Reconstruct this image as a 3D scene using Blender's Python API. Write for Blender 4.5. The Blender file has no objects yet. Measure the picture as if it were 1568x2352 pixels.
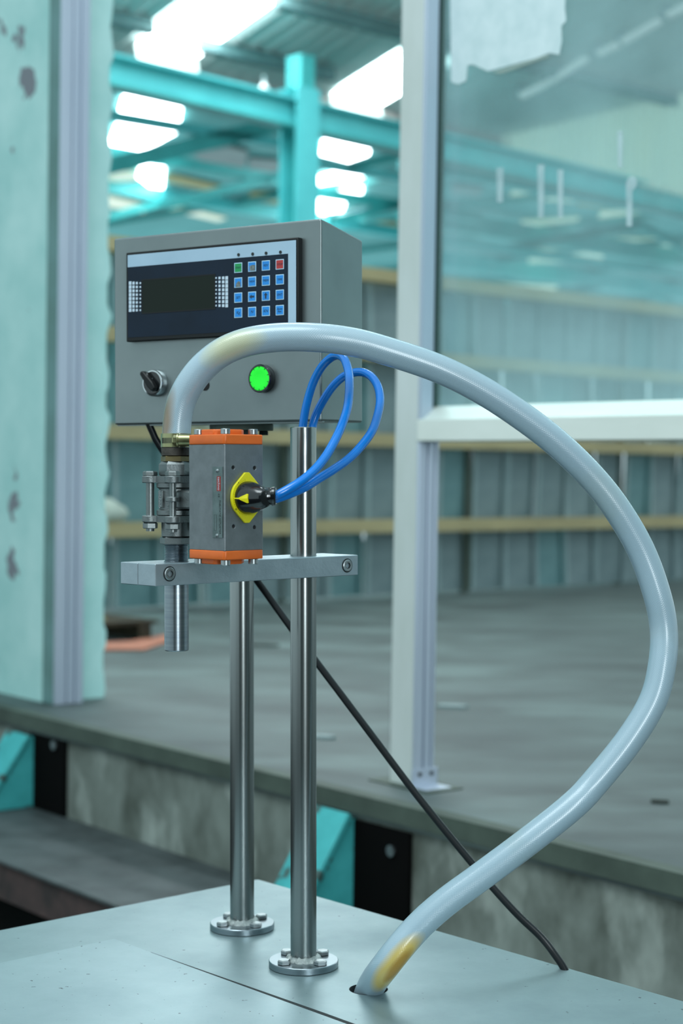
import bpy, bmesh, math, random
from mathutils import Matrix, Vector
random.seed(7)
R = math.radians
# ------------------------------------------------------------------ camera
FPX, CX, CY = 4000.0, 784.0, 1176.0          # focal length and centre in photo pixels
PITCH = math.atan((1176 - 1080) / FPX)       # camera looks a little down
ROLL = R(0.85)                               # and is rolled a little
CAM = Vector((0, 0, 0.9))                    # hall floor is z = 0
scene = bpy.context.scene
col = scene.collection
FWD = Vector((0, math.cos(PITCH), -math.sin(PITCH)))
ROLLM = Matrix.Rotation(-ROLL, 4, FWD)
XM = Matrix.Translation(CAM) @ ROLLM @ Matrix.Translation(-CAM)   # the machine stands square to the camera's roll
cd = bpy.data.cameras.new('camera')
cd.sensor_fit = 'VERTICAL'; cd.sensor_height = 36.0; cd.sensor_width = 24.0
cd.lens = FPX / 2352 * 36.0
cd.clip_start = 0.05; cd.clip_end = 200
cd.dof.use_dof = True; cd.dof.focus_distance = 2.42; cd.dof.aperture_fstop = 4.0
cam = bpy.data.objects.new('camera', cd); col.objects.link(cam)
cam.matrix_world = Matrix.Translation(CAM) @ ROLLM @ Matrix.Rotation(math.pi / 2 - PITCH, 4, 'X')
scene.camera = cam
# ------------------------------------------------------------------ world, lights, exposure
w = bpy.data.worlds.new('world'); scene.world = w; w.use_nodes = True
w.node_tree.nodes['Background'].inputs[0].default_value = (0.68, 0.87, 0.92, 1)
w.node_tree.nodes['Background'].inputs[1].default_value = 1.1
vs = scene.view_settings
vs.view_transform = 'Standard'; vs.look = 'None'; vs.gamma = 1.0; vs.exposure = 0.0
vs.use_curve_mapping = False
scene.cycles.max_bounces = 7; scene.cycles.diffuse_bounces = 4; scene.cycles.glossy_bounces = 4; scene.cycles.transparent_max_bounces = 8

def area(name, loc, target, sx, sy, power, colr):
    l = bpy.data.lights.new(name, 'AREA'); l.shape = 'RECTANGLE'; l.size = sx; l.size_y = sy
    l.energy = power; l.color = colr
    o = bpy.data.objects.new(name, l); col.objects.link(o)
    o.location = loc
    o.rotation_euler = (Vector(target) - Vector(loc)).to_track_quat('-Z', 'Y').to_euler()
    return o
area('yard_door_light', (1.9, -3.6, 1.7), (0, 2.6, 0.7), 0.9, 2.6, 160, (0.84, 0.96, 1.0))
area('roof_window_light', (-1.0, 1.2, 4.2), (-0.2, 2.8, 0.2), 2.6, 1.6, 105, (0.86, 0.97, 1.0))

# ------------------------------------------------------------------ helpers
def lin(c):
    if isinstance(c, str):
        c = [int(c[i:i + 2], 16) / 255 for i in (0, 2, 4)]
        c = [x / 12.92 if x <= .04045 else ((x + .055) / 1.055) ** 2.4 for x in c]
    return (c[0], c[1], c[2], 1.0)

MATS = {}
def mat(name, c1, c2=None, rough=.5, metal=0., scale=8., detail=5., lo=.35, hi=.65, bump=0., bscale=None,
        coat=0., stretch=(1, 1, 1), emit=None, estr=0., spec=.5, c3=None, lo3=.62, hi3=.66, scale3=None, rvar=0.):
    """procedural principled material: two noise-mixed colours, optional third patchy colour, optional bump"""
    m = bpy.data.materials.new(name); m.use_nodes = True
    nt = m.node_tree; n = nt.nodes; L = nt.links
    b = n['Principled BSDF']
    b.inputs['Base Color'].default_value = lin(c1)
    b.inputs['Roughness'].default_value = rough; b.inputs['Metallic'].default_value = metal
    b.inputs['Specular IOR Level'].default_value = spec
    if coat: b.inputs['Coat Weight'].default_value = coat; b.inputs['Coat Roughness'].default_value = .12
    if emit:
        b.inputs['Emission Color'].default_value = lin(emit); b.inputs['Emission Strength'].default_value = estr
    if c2 or bump or c3:
        tc = n.new('ShaderNodeTexCoord'); mp = n.new('ShaderNodeMapping')
        mp.inputs['Scale'].default_value = stretch
        L.new(tc.outputs['Object'], mp.inputs[0])
        def noise(s, d, rgh=.6):
            t = n.new('ShaderNodeTexNoise'); t.inputs['Scale'].default_value = s
            t.inputs['Detail'].default_value = d; t.inputs['Roughness'].default_value = rgh
            L.new(mp.outputs[0], t.inputs['Vector']); return t
        def ramp(t, a, z):
            r = n.new('ShaderNodeMapRange'); r.inputs['From Min'].default_value = a; r.inputs['From Max'].default_value = z
            L.new(t.outputs['Fac'], r.inputs['Value']); return r
        last = None
        if c2:
            t = noise(scale, detail); r = ramp(t, lo, hi)
            mx = n.new('ShaderNodeMix'); mx.data_type = 'RGBA'
            mx.inputs['A'].default_value = lin(c1); mx.inputs['B'].default_value = lin(c2)
            L.new(r.outputs[0], mx.inputs['Factor']); last = mx
            if rvar:
                rr = n.new('ShaderNodeMapRange'); rr.inputs['To Min'].default_value = rough; rr.inputs['To Max'].default_value = rough + rvar
                L.new(r.outputs[0], rr.inputs['Value']); L.new(rr.outputs[0], b.inputs['Roughness'])
        if c3:
            t3 = noise(scale3 or scale * .6, 4, .5); r3 = ramp(t3, lo3, hi3)
            mx3 = n.new('ShaderNodeMix'); mx3.data_type = 'RGBA'; mx3.inputs['B'].default_value = lin(c3)
            if last: L.new(last.outputs['Result'], mx3.inputs['A'])
            else: mx3.inputs['A'].default_value = lin(c1)
            L.new(r3.outputs[0], mx3.inputs['Factor']); last = mx3
        if last: L.new(last.outputs['Result'], b.inputs['Base Color'])
        if bump:
            t2 = noise(bscale or scale * 3, 6); bp = n.new('ShaderNodeBump')
            bp.inputs['Strength'].default_value = bump; bp.inputs['Distance'].default_value = .004
            L.new(t2.outputs['Fac'], bp.inputs['Height']); L.new(bp.outputs[0], b.inputs['Normal'])
    MATS[name] = m
    return m

class MB:
    """collects shapes, then becomes one mesh"""
    def __init__(s): s.v = []; s.f = []; s.uv = None
    def add(s, vs, fs, M=None):
        o = len(s.v)
        s.v += [(M @ Vector(v)) if M else Vector(v) for v in vs]
        s.f += [tuple(i + o for i in f) for f in fs]
        return s
    def box(s, x0, x1, y0, y1, z0, z1, M=None):
        v = [(x, y, z) for z in (z0, z1) for y in (y0, y1) for x in (x0, x1)]
        return s.add(v, [(0, 2, 3, 1), (4, 5, 7, 6), (0, 1, 5, 4), (2, 6, 7, 3), (0, 4, 6, 2), (1, 3, 7, 5)], M)
    def lathe(s, prof, n=32, M=None, close=True, a0=0.):
        """profile [(r, z)] turned about z"""
        v = []; f = []
        for r, z in prof:
            v += [(r * math.cos(a0 + 2 * math.pi * k / n), r * math.sin(a0 + 2 * math.pi * k / n), z) for k in range(n)]
        for i in range(len(prof) - 1):
            for k in range(n):
                f.append((i * n + k, i * n + (k + 1) % n, (i + 1) * n + (k + 1) % n, (i + 1) * n + k))
        if close:
            if prof[0][0] > 1e-6: f.append(tuple(range(n - 1, -1, -1)))
            if prof[-1][0] > 1e-6: f.append(tuple((len(prof) - 1) * n + k for k in range(n)))
        return s.add(v, f, M)
    def cyl(s, r, z0, z1, n=32, M=None, ch=0., a0=0.):
        p = [(r, z0), (r, z1)]
        if ch: p = [(r - ch, z0), (r, z0 + ch), (r, z1 - ch), (r - ch, z1)]
        return s.lathe(p, n, M, True, a0)
    def prism(s, poly, z0, z1, M=None):
        n = len(poly)
        v = [(x, y, z0) for x, y in poly] + [(x, y, z1) for x, y in poly]
        f = [tuple(range(n - 1, -1, -1)), tuple(range(n, 2 * n))] + [(k, (k + 1) % n, n + (k + 1) % n, n + k) for k in range(n)]
        return s.add(v, f, M)
    def quadslab(s, pts, off, M=None):
        """flat polygon with thickness along vector off"""
        n = len(pts); off = Vector(off)
        v = [Vector(p) for p in pts] + [Vector(p) + off for p in pts]
        f = [tuple(range(n - 1, -1, -1)), tuple(range(n, 2 * n))] + [(k, (k + 1) % n, n + (k + 1) % n, n + k) for k in range(n)]
        return s.add(v, f, M)
    def tube(s, pts, r, n=20, cap=True, uv=False):
        pts = [Vector(p) for p in pts]; rr = r if isinstance(r, (list, tuple)) else [r] * len(pts)
        T = [(pts[min(i + 1, len(pts) - 1)] - pts[max(i - 1, 0)]).normalized() for i in range(len(pts))]
        N = T[0].orthogonal().normalized(); o = len(s.v); vv = []; ff = []; Ls = [0.]
        for i, p in enumerate(pts):
            if i:
                N = (N - T[i] * N.dot(T[i])).normalized(); Ls.append(Ls[-1] + (p - pts[i - 1]).length)
            B = T[i].cross(N)
            vv += [p + rr[i] * (math.cos(2 * math.pi * k / n) * N + math.sin(2 * math.pi * k / n) * B) for k in range(n)]
        uvs = []
        for i in range(len(pts) - 1):
            for k in range(n):
                ff.append((i * n + k, i * n + (k + 1) % n, (i + 1) * n + (k + 1) % n, (i + 1) * n + k))
                uvs += [(k / n, Ls[i]), ((k + 1) / n, Ls[i]), ((k + 1) / n, Ls[i + 1]), (k / n, Ls[i + 1])]
        if cap:
            ff.append(tuple(range(n - 1, -1, -1))); ff.append(tuple((len(pts) - 1) * n + k for k in range(n)))
            uvs += [(0, 0)] * (2 * n)
        if uv: s.uv = (s.uv or []) + uvs
        return s.add(vv, ff)
    def bar(s, a, b, wx, wz, up=(0, 0, 1)):
        """square bar from a to b: wx sideways, wz along up"""
        a = Vector(a); b = Vector(b); d = b - a; L_ = d.length; d.normalize()
        x = d.cross(Vector(up)).normalized(); z = x.cross(d)
        M = Matrix((x, d, z)).transposed().to_4x4(); M.translation = a
        return s.box(-wx / 2, wx / 2, 0, L_, -wz / 2, wz / 2, M)
    def mesh(s, name, smooth=None):
        me = bpy.data.meshes.new(name); me.from_pydata([tuple(v) for v in s.v], [], s.f); me.update()
        if s.uv:
            ul = me.uv_layers.new(name='uv')
            for i, u in enumerate(s.uv): ul.data[i].uv = u
        bm = bmesh.new(); bm.from_mesh(me); bmesh.ops.recalc_face_normals(bm, faces=bm.faces); bm.to_mesh(me); bm.free()
        if smooth:
            for p in me.polygons: p.use_smooth = True
            me.set_sharp_from_angle(angle=R(smooth))
        return me

def props(o, label=None, cat=None, group=None, kind=None):
    if label: o['label'] = label
    if cat: o['category'] = cat
    if group: o['group'] = group
    if kind: o['kind'] = kind
    return o
def thing(name, F, label, cat=None, group=None, kind=None):
    o = bpy.data.objects.new(name, None); o.empty_display_size = .05; col.objects.link(o); o.matrix_world = F
    return props(o, label, cat, group, kind)
def part(name, mb, material, parent=None, smooth=None, bevel=0., seg=2, label=None, F=None, loc=None, kind=None):
    me = mb if isinstance(mb, bpy.types.Mesh) else mb.mesh(name, smooth)
    if not me.materials: me.materials.append(MATS[material])
    o = bpy.data.objects.new(name, me); col.objects.link(o)
    if parent: o.parent = parent
    if F is not None: o.matrix_local = F
    elif loc is not None: o.location = loc
    if bevel:
        b = o.modifiers.new('bevel', 'BEVEL'); b.width = bevel; b.segments = seg; b.limit_method = 'ANGLE'; b.angle_limit = R(35)
        b.harden_normals = False
        for p in me.polygons: p.use_smooth = True
        if seg >= 3: b.harden_normals = True
        else: me.set_sharp_from_angle(angle=R(45))
    if label: o['label'] = label
    if kind: o['kind'] = kind
    return o
def cut(o, cutter_mbs):
    """subtract shapes from a part and keep the result as a plain mesh"""
    tmp = []
    for k, mb in enumerate(cutter_mbs):
        c = bpy.data.objects.new('cutter', mb.mesh('cutter')); col.objects.link(c); c.matrix_world = Matrix.Identity(4)
        tmp.append(c)
        m = o.modifiers.new('cut%d' % k, 'BOOLEAN'); m.operation = 'DIFFERENCE'; m.object = c; m.solver = 'EXACT'
    par = o.parent; ml = o.matrix_basis.copy(); o.parent = None; o.matrix_basis = Matrix.Identity(4)
    bpy.context.view_layer.update()
    dg = bpy.context.evaluated_depsgraph_get()
    me = bpy.data.meshes.new_from_object(o.evaluated_get(dg)); old = o.data
    for m in [m for m in o.modifiers if m.type == 'BOOLEAN']: o.modifiers.remove(m)
    o.data = me; o.parent = par; o.matrix_basis = ml
    for c in tmp: bpy.data.objects.remove(c)
def text_mesh(txt, size, depth=.0002, shear=0.):
    cu = bpy.data.curves.new('lettering', 'FONT'); cu.body = txt; cu.size = size; cu.extrude = depth
    cu.align_x = 'CENTER'; cu.align_y = 'CENTER'; cu.shear = shear; cu.resolution_u = 3; cu.space_line = .8
    o = bpy.data.objects.new('lettering', cu); col.objects.link(o)
    bpy.context.view_layer.update()
    me = bpy.data.meshes.new_from_object(o.evaluated_get(bpy.context.evaluated_depsgraph_get()))
    bpy.data.objects.remove(o); me.materials.clear(); me.name = 'lettering'
    return me

# ---- pixels to places
CAMROT = cam.matrix_world.to_3x3()
def ray(px, py):
    return (CAMROT @ Vector(((px - CX) / FPX, (CY - py) / FPX, -1.0)))
def hit(F, px, py, axis, val):
    """the point, in frame F, where the line of sight through a pixel meets the plane local[axis] = val"""
    I = F.inverted(); o = I @ CAM; d = I.to_3x3() @ ray(px, py)
    t = (val - o[axis]) / d[axis]
    return o + d * t
def frame(o, ex, ez=(0, 0, 1)):
    ex = Vector(ex).normalized(); ez = Vector(ez).normalized(); ey = ez.cross(ex).normalized()
    M = Matrix((ex, ey, ez)).transposed().to_4x4(); M.translation = Vector(o); return M
ID = Matrix.Identity(4)
def T(x, y, z): return Matrix.Translation((x, y, z))
RX90 = Matrix.Rotation(R(90), 4, 'X')        # shape z -> -y (towards the front of a frame)
RXM90 = Matrix.Rotation(R(-90), 4, 'X')
RY90 = Matrix.Rotation(R(90), 4, 'Y')
def catmull(P, n=10):
    P = [Vector(p) for p in P]; P = [2 * P[0] - P[1]] + P + [2 * P[-1] - P[-2]]; out = []
    for i in range(1, len(P) - 2):
        for k in range(n):
            t = k / n; a, b, c, d = P[i - 1:i + 3]
            out.append(.5 * ((2 * b) + (c - a) * t + (2 * a - 5 * b + 4 * c - d) * t * t + (3 * b - a - 3 * c + d) * t ** 3))
    out.append(P[-2]); return out

# ------------------------------------------------------------------ materials
mat('concrete_floor', '515f5e', '364141', rough=.6, scale=1.5, detail=9, lo=.36, hi=.64, bump=.25, bscale=9, stretch=(1, 1.6, 1), c3='627371', lo3=.52, hi3=.72, scale3=1.1)
mat('concrete_wall', '88918a', '4f564e', rough=.85, scale=6, detail=9, lo=.32, hi=.68, bump=.6, bscale=22, stretch=(1, 1, .6), c3='a3aba4', lo3=.56, hi3=.7, scale3=5)
mat('dark_green_grey', '4f5c52', '39443c', rough=.7, scale=5, lo=.3, hi=.7, bump=.3)
mat('dark_ledge', '525a5b', '363d3e', rough=.6, scale=7, detail=8, bump=.35, bscale=30)
mat('rust_steel', '5a4643', '38302f', rough=.8, scale=8, detail=8, bump=.5, bscale=30)
mat('pit_soil', '141617', '0c0d0e', rough=.95, scale=5)
mat('mint_paint', 'c0e6e2', 'a4d4d0', rough=.7, scale=3, detail=8, bump=.35, bscale=14, c3='7d8188', lo3=.63, hi3=.645, scale3=3.6)
mat('mint_reveal', 'bfe7e4', 'a9d9d6', rough=.7, scale=4, detail=8, bump=.35, bscale=16, c3='6f7d7c', lo3=.69, hi3=.71, scale3=7)
mat('plaster_grey', '5c6866', '4c5755', rough=.85, scale=2, detail=6, bump=.3)
mat('bare_plaster', '7f8a88', '68716e', rough=.9, scale=12, bump=.5)
mat('aluminium', 'c3ccda', 'b3bece', rough=.42, metal=.55, scale=4, stretch=(1, 1, .15))
mat('aluminium_cream', 'd6dcda', 'c4ccc6', rough=.5, metal=.25, scale=4, stretch=(1, 1, .3))
mat('transom_cream', 'e6ebe4', 'dae0d8', rough=.45, metal=.1, scale=5, stretch=(.3, 1, 1))
mat('groove_grey', '6f7b8c', rough=.6, metal=.4)
mat('teal_strip', '6d9392', '618480', rough=.6, scale=5)
mat('rubber_green', '2f4a45', rough=.55)
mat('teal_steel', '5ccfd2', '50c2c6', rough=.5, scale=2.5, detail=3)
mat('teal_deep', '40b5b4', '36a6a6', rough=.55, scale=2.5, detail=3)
mat('turquoise_chip', '49b7b9', '3ba3a5', rough=.55, scale=9, detail=7, bump=.35, c3='3f5a56', lo3=.60, hi3=.63, scale3=13)
mat('roof_sheet', 'cdd9d6', 'b5c6c3', rough=.6, metal=.1, scale=1.2, detail=5, stretch=(1, .3, 1))
mat('teal_dark', '2d9190', '268483', rough=.6, scale=3)
mat('purlin_paint', '5f8384', '557879', rough=.6, scale=3)
mat('far_roof_sheet', '5aa9a9', '4c9b9b', rough=.65, scale=1.0)
mat('warm_sheet', 'b3ad7c', 'a49f74', rough=.7, scale=2)
mat('grey_sheet', '8b9a9a', '7d8f90', rough=.65, scale=2)
mat('eave_edge', 'c0b3ae', 'aea39f', rough=.8, scale=3)  # pinkish tone painted for daylight showing at the eave
mat('cladding', 'd2dccf', 'c3d2c8', rough=.7, scale=2, stretch=(1, 1, .2), emit='bccac0', estr=.30)  # low glow put into the colour for daylight behind the sheets
mat('seam_light', '8fa4a5', '84999b', rough=.45, metal=.3, scale=6)
mat('galvanised', '7d8f91', '6c8083', rough=.45, metal=.35, scale=6, detail=5, lo=.3, hi=.7, rvar=.15)
mat('galvanised_teal', '6a8e90', '5a7f82', rough=.45, metal=.3, scale=6, detail=5)
mat('timber', 'ab9f78', '968b68', rough=.8, scale=4, stretch=(.3, 1, 1))
mat('skylight', 'ffffff', rough=.4, emit='f0fbff', estr=13.0)
mat('skylight_end', 'd5e4de', rough=.5, emit='d5e8e4', estr=.40)
mat('far_skylight', 'dfe6d6', rough=.5, emit='d2d6bc', estr=.45)
mat('lamp_white', 'e6e6e4', rough=.4, emit='dcdcdc', estr=.22)
mat('brushed_steel', '848c8c', '767f80', rough=.36, metal=.92, scale=5, detail=4, bump=.02, bscale=60, stretch=(1, 1, 1), rvar=.1)
mat('box_steel', '868f8f', '798283', rough=.34, metal=.85, scale=3, detail=5, rvar=.08)
mat('polished_steel', '969b9a', '888e8d', rough=.2, metal=1., scale=9, detail=4, stretch=(1, 1, .12), rvar=.1)
mat('turned_steel', '9aa3a8', '87929a', rough=.28, metal=1., scale=30, detail=3, stretch=(.05, .05, 6), bump=.05, bscale=160)
mat('cast_steel', '7e8484', '747a7b', rough=.44, metal=.9, scale=20, detail=3, bump=.16, bscale=420)
mat('valve_bolt', '858b8b', '727878', rough=.42, metal=.95, scale=30, bump=.1)
mat('bolt_steel', 'adb3b5', '989ea0', rough=.36, metal=1., scale=40)
mat('bar_aluminium', 'a9b6bd', '9aa8b0', rough=.4, metal=.75, scale=14, detail=6, bump=.1, bscale=90)
mat('plate_steel', '90a3a6', '768a8e', rough=.32, metal=.5, scale=3.2, detail=8, lo=.3, hi=.7, c3='3e4a4c', lo3=.70, hi3=.715, scale3=75, rvar=.14, bump=.04, bscale=6)
mat('hatch_steel', '99acb0', '80959a', rough=.34, metal=.45, scale=3.2, detail=8, lo=.3, hi=.7, c3='3a4444', lo3=.69, hi3=.70, scale3=85, rvar=.14, bump=.05, bscale=6)
mat('cabinet_steel', '74807f', '67726f', rough=.5, metal=.4, scale=4)
mat('seam_dark', '1d2426', rough=.8)
mat('black_plastic', '0d1012', '0a0c0d', rough=.4, scale=10, spec=.3)
mat('black_gloss', '0d1013', rough=.16, coat=.4)
mat('panel_navy', '142232', '111d2a', rough=.5, scale=12, spec=.2)
mat('panel_white', '9db6c8', '93adbf', rough=.45, scale=8)
mat('screen_green', '101a13', '0e1712', rough=.35, scale=3, spec=.2)
mat('key_blue', '1584d2', '0f78c4', rough=.4, scale=30)
mat('key_green', '10894a', rough=.4); mat('key_red', 'a32a2a', rough=.4)
mat('key_frame', 'a9cbdf', rough=.45); mat('key_ink', '12283c', rough=.5); mat('worn_grey', '767f7e', '4c5656', rough=.6, scale=220)
mat('white_print', 'b9c9d6', rough=.5)
mat('button_green', '12d82a', rough=.35, emit='10e028', estr=.38)
mat('chrome', 'c4c9cb', rough=.12, metal=1.)
mat('actuator_grey', '777d80', '6d7376', rough=.42, metal=.55, scale=60, detail=3, bump=.05, bscale=300)
mat('orange_paint', 'd9661d', 'cb5c18', rough=.45, scale=14, bump=.12, bscale=60)
mat('yellow_plastic', 'e3d90e', 'd6cc10', rough=.4, scale=30)
mat('ink_dark', '2a2a10', rough=.6)
mat('plate_silver', '6d7b7b', '5c6968', rough=.35, metal=.8, scale=60)
mat('plate_red', '8d2a26', rough=.5)
mat('plate_ink', '303b3b', rough=.6)
mat('hole_dark', '0a0c0d', rough=.9)
mat('zinc_yellow', 'a3a27a', '8d8c66', rough=.3, metal=.9, scale=30)
mat('brass_old', '7f7452', '6a5f42', rough=.45, metal=.7, scale=30, bump=.2)
mat('rubber_brown', '3a352d', '2b2823', rough=.7, scale=40, bump=.4)
mat('blue_tube', '0674cc', '0568bc', rough=.22, coat=.15, scale=12)
mat('black_cable', '0b0f12', rough=.34, spec=.35)
mat('weld_white', 'b9bfbd', '8d9594', rough=.4, metal=.5, scale=120, bump=.8, bscale=200)
mat('cardboard', '8f8760', '7c744f', rough=.85, scale=5); mat('dark_wood', '3b3423', '2b271c', rough=.85, scale=9)
mat('terracotta', 'b07058', '96604e', rough=.85, scale=6); mat('white_sack', 'b9c4b8', 'a4b0a6', rough=.85, scale=10)
mat('film_white', 'd6e6e8', 'c6dadc', rough=.6, scale=16, detail=5)
mat('tape_tan', '8fa39c', rough=.7)
mat('recess_black', '070606', '040404', rough=.9, scale=6, spec=.1)
mat('debris', '3d4440', rough=.9)

def glass_mat():
    m = bpy.data.materials.new('dusty_glass'); m.use_nodes = True; nt = m.node_tree; n = nt.nodes; L = nt.links; n.clear()
    out = n.new('ShaderNodeOutputMaterial'); tr = n.new('ShaderNodeBsdfTransparent'); tr.inputs[0].default_value = (.86, .95, .95, 1)
    gl = n.new('ShaderNodeBsdfGlossy'); gl.inputs['Roughness'].default_value = .04; gl.inputs[0].default_value = (.8, .9, .92, 1)
    df = n.new('ShaderNodeBsdfDiffuse'); df.inputs[0].default_value = lin('c0e0e3')
    fr = n.new('ShaderNodeValue'); fr.outputs[0].default_value = .035
    tc = n.new('ShaderNodeTexCoord'); ns = n.new('ShaderNodeTexNoise'); ns.inputs['Scale'].default_value = 2.2; ns.inputs['Detail'].default_value = 5
    L.new(tc.outputs['Object'], ns.inputs['Vector'])
    mr = n.new('ShaderNodeMapRange'); mr.inputs['From Min'].default_value = .35; mr.inputs['From Max'].default_value = .7
    mr.inputs['To Min'].default_value = .12; mr.inputs['To Max'].default_value = .30; L.new(ns.outputs['Fac'], mr.inputs['Value'])
    m1 = n.new('ShaderNodeMixShader'); m2 = n.new('ShaderNodeMixShader')
    L.new(mr.outputs[0], m1.inputs[0]); L.new(tr.outputs[0], m1.inputs[1]); L.new(df.outputs[0], m1.inputs[2])
    L.new(fr.outputs[0], m2.inputs[0]); L.new(m1.outputs[0], m2.inputs[1]); L.new(gl.outputs[0], m2.inputs[2])
    L.new(m2.outputs[0], out.inputs[0]); MATS['dusty_glass'] = m
    m = bpy.data.materials.new('reflection_white'); m.use_nodes = True; nt = m.node_tree; n = nt.nodes; L = nt.links; n.clear()  # half-clear pale material for the reflections painted on the pane
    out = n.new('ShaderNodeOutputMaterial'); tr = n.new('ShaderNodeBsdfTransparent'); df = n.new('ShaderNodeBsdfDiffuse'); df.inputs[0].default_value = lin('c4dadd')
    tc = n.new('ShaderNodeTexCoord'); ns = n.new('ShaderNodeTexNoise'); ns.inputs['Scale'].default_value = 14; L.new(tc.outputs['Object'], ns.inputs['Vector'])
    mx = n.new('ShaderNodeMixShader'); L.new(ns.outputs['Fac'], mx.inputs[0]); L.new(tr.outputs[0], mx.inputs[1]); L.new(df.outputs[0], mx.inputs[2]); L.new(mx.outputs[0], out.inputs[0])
    MATS['reflection_white'] = m
glass_mat()

def hose_mat():
    """milky braided hose: crossing braid lines in UV, two yellow stains at their own lengths"""
    m = bpy.data.materials.new('braided_hose'); m.use_nodes = True; nt = m.node_tree; n = nt.nodes; L = nt.links
    b = n['Principled BSDF']; b.inputs['Roughness'].default_value = .27
    b.inputs['Coat Weight'].default_value = .35; b.inputs['Coat Roughness'].default_value = .15
    b.inputs['Sheen Weight'].default_value = .05
    uv = n.new('ShaderNodeUVMap'); uv.uv_map = 'uv'; sp = n.new('ShaderNodeSeparateXYZ'); L.new(uv.outputs[0], sp.inputs[0])
    def M_(op, a, bb=None, c=None):
        x = n.new('ShaderNodeMath'); x.operation = op
        for i, v in enumerate((a, bb, c)):
            if v is None: continue
            if isinstance(v, (int, float)): x.inputs[i].default_value = v
            else: L.new(v, x.inputs[i])
        return x.outputs[0]
    def line(sign):
        p = M_('MULTIPLY_ADD', sp.outputs['Y'], 330.0 * sign, M_('MULTIPLY', sp.outputs['X'], 36.0))
        return M_('POWER', M_('ABSOLUTE', M_('SINE', M_('MULTIPLY', p, math.pi))), 7.0)
    braid = M_('MAXIMUM', line(1), line(-1))
    tc = n.new('ShaderNodeTexCoord'); ns = n.new('ShaderNodeTexNoise'); ns.inputs['Scale'].default_value = 9; ns.inputs['Detail'].default_value = 6
    L.new(tc.outputs['Object'], ns.inputs['Vector'])
    mx = n.new('ShaderNodeMix'); mx.data_type = 'RGBA'; mx.inputs['A'].default_value = lin('94aab6'); mx.inputs['B'].default_value = lin('abbfc9')
    L.new(M_('MULTIPLY', braid, .3), mx.inputs['Factor'])
    mg = n.new('ShaderNodeMix'); mg.data_type = 'RGBA'; mg.inputs['B'].default_value = lin('8f9f9c')
    mr = n.new('ShaderNodeMapRange'); mr.inputs['From Min'].default_value = .55; mr.inputs['From Max'].default_value = .75; mr.inputs['To Max'].default_value = .5
    L.new(ns.outputs['Fac'], mr.inputs['Value']); L.new(mr.outputs[0], mg.inputs['Factor']); L.new(mx.outputs['Result'], mg.inputs['A'])
    last = mg.outputs['Result']
    def stain(prev, pos, half, around, colr, amt, wide=.22):
        dv = M_('DIVIDE', M_('ABSOLUTE', M_('SUBTRACT', sp.outputs['Y'], pos)), half)
        du = M_('ABSOLUTE', M_('SUBTRACT', sp.outputs['X'], around)); du = M_('MINIMUM', du, M_('SUBTRACT', 1.0, du)); du = M_('DIVIDE', du, wide)
        d = M_('ADD', M_('ADD', M_('MULTIPLY', dv, dv), M_('MULTIPLY', du, du)), M_('MULTIPLY_ADD', ns.outputs['Fac'], 1.2, -.6))
        k = n.new('ShaderNodeMapRange'); k.inputs['From Min'].default_value = 1.0; k.inputs['From Max'].default_value = .15; k.inputs['To Max'].default_value = amt
        L.new(d, k.inputs['Value'])
        x = n.new('ShaderNodeMix'); x.data_type = 'RGBA'; x.inputs['B'].default_value = lin(colr)
        L.new(k.outputs[0], x.inputs['Factor']); L.new(prev, x.inputs['A']); return x.outputs['Result']
    for st in HOSE_STAINS: last = stain(last, *st)
    L.new(last, b.inputs['Base Color'])
    bp = n.new('ShaderNodeBump'); bp.inputs['Strength'].default_value = .14; bp.inputs['Distance'].default_value = .0006
    L.new(braid, bp.inputs['Height']); L.new(bp.outputs[0], b.inputs['Normal'])
    MATS['braided_hose'] = m

# ================================================================== THE SETTING
# ledge line on the hall floor gives the direction of the doorway wall
eA = hit(ID, 60, 1640, 2, 0); eB = hit(ID, 1568, 2010, 2, 0)
W1 = (eB - eA).normalized()                       # to the right and nearer
O = hit(ID, 940, 1808, 2, 0)                      # foot of the mullion
WF = frame(O, W1)                                 # x along the wall, y into the hall
edge_y = (WF.inverted() @ eA).y                   # ledge edge, in front of the wall
print('wall dir', W1, 'O', O, 'edge', edge_y)
# --- hall floor slab with a dark green-grey strip along its edge, the ledge face, the lower ledge and the pit
mb = MB().box(-14, 9, edge_y, 50, -.06, 0, WF)
f = part('floor', mb, 'concrete_floor'); props(f, kind='structure', label='streaked grey concrete floor of the hall behind the doorway')
nz = part('trim_1', MB().box(-14, 9, edge_y - .006, edge_y + .002, -.05, .002, WF).box(-14, 9, edge_y - .006, edge_y + .045, .0005, .003, WF), 'dark_green_grey')
props(nz, kind='structure', label='dark green-grey strip along the concrete floor edge')
LZ = hit(frame(WF @ Vector((0, edge_y + .02, 0)), W1), 330, 1935, 1, 0).z      # level of the lower ledge
print('lower ledge z', LZ)
lw = part('wall_front', MB().box(-14, 9, edge_y + .02, edge_y + .35, -1.2, -.06, WF), 'concrete_wall')
props(lw, kind='structure', label='stained rough concrete face below the floor edge')
lp = hit(WF, 130, 2027, 2, LZ); ledge_y = lp.y
print('ledge width', edge_y - ledge_y)
ll = part('floor_ledge', MB().box(-14, 1.2, ledge_y, edge_y + .02, LZ - .012, LZ, WF), 'dark_ledge', bevel=.003)
props(ll, kind='structure', label='dark steel covered ledge below the concrete face')
rb = part('trim_2', MB().box(-14, 1.2, ledge_y + .015, ledge_y + .09, LZ - .13, LZ - .012, WF), 'rust_steel', bevel=.004)
props(rb, kind='structure', label='rusty brown steel beam under the dark ledge')
gf = part('floor_yard', MB().box(-9, 9, -8, 9, -.78, -.72), 'pit_soil')
props(gf, kind='structure', label='dark ground below the ledge and the cabinet')

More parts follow.
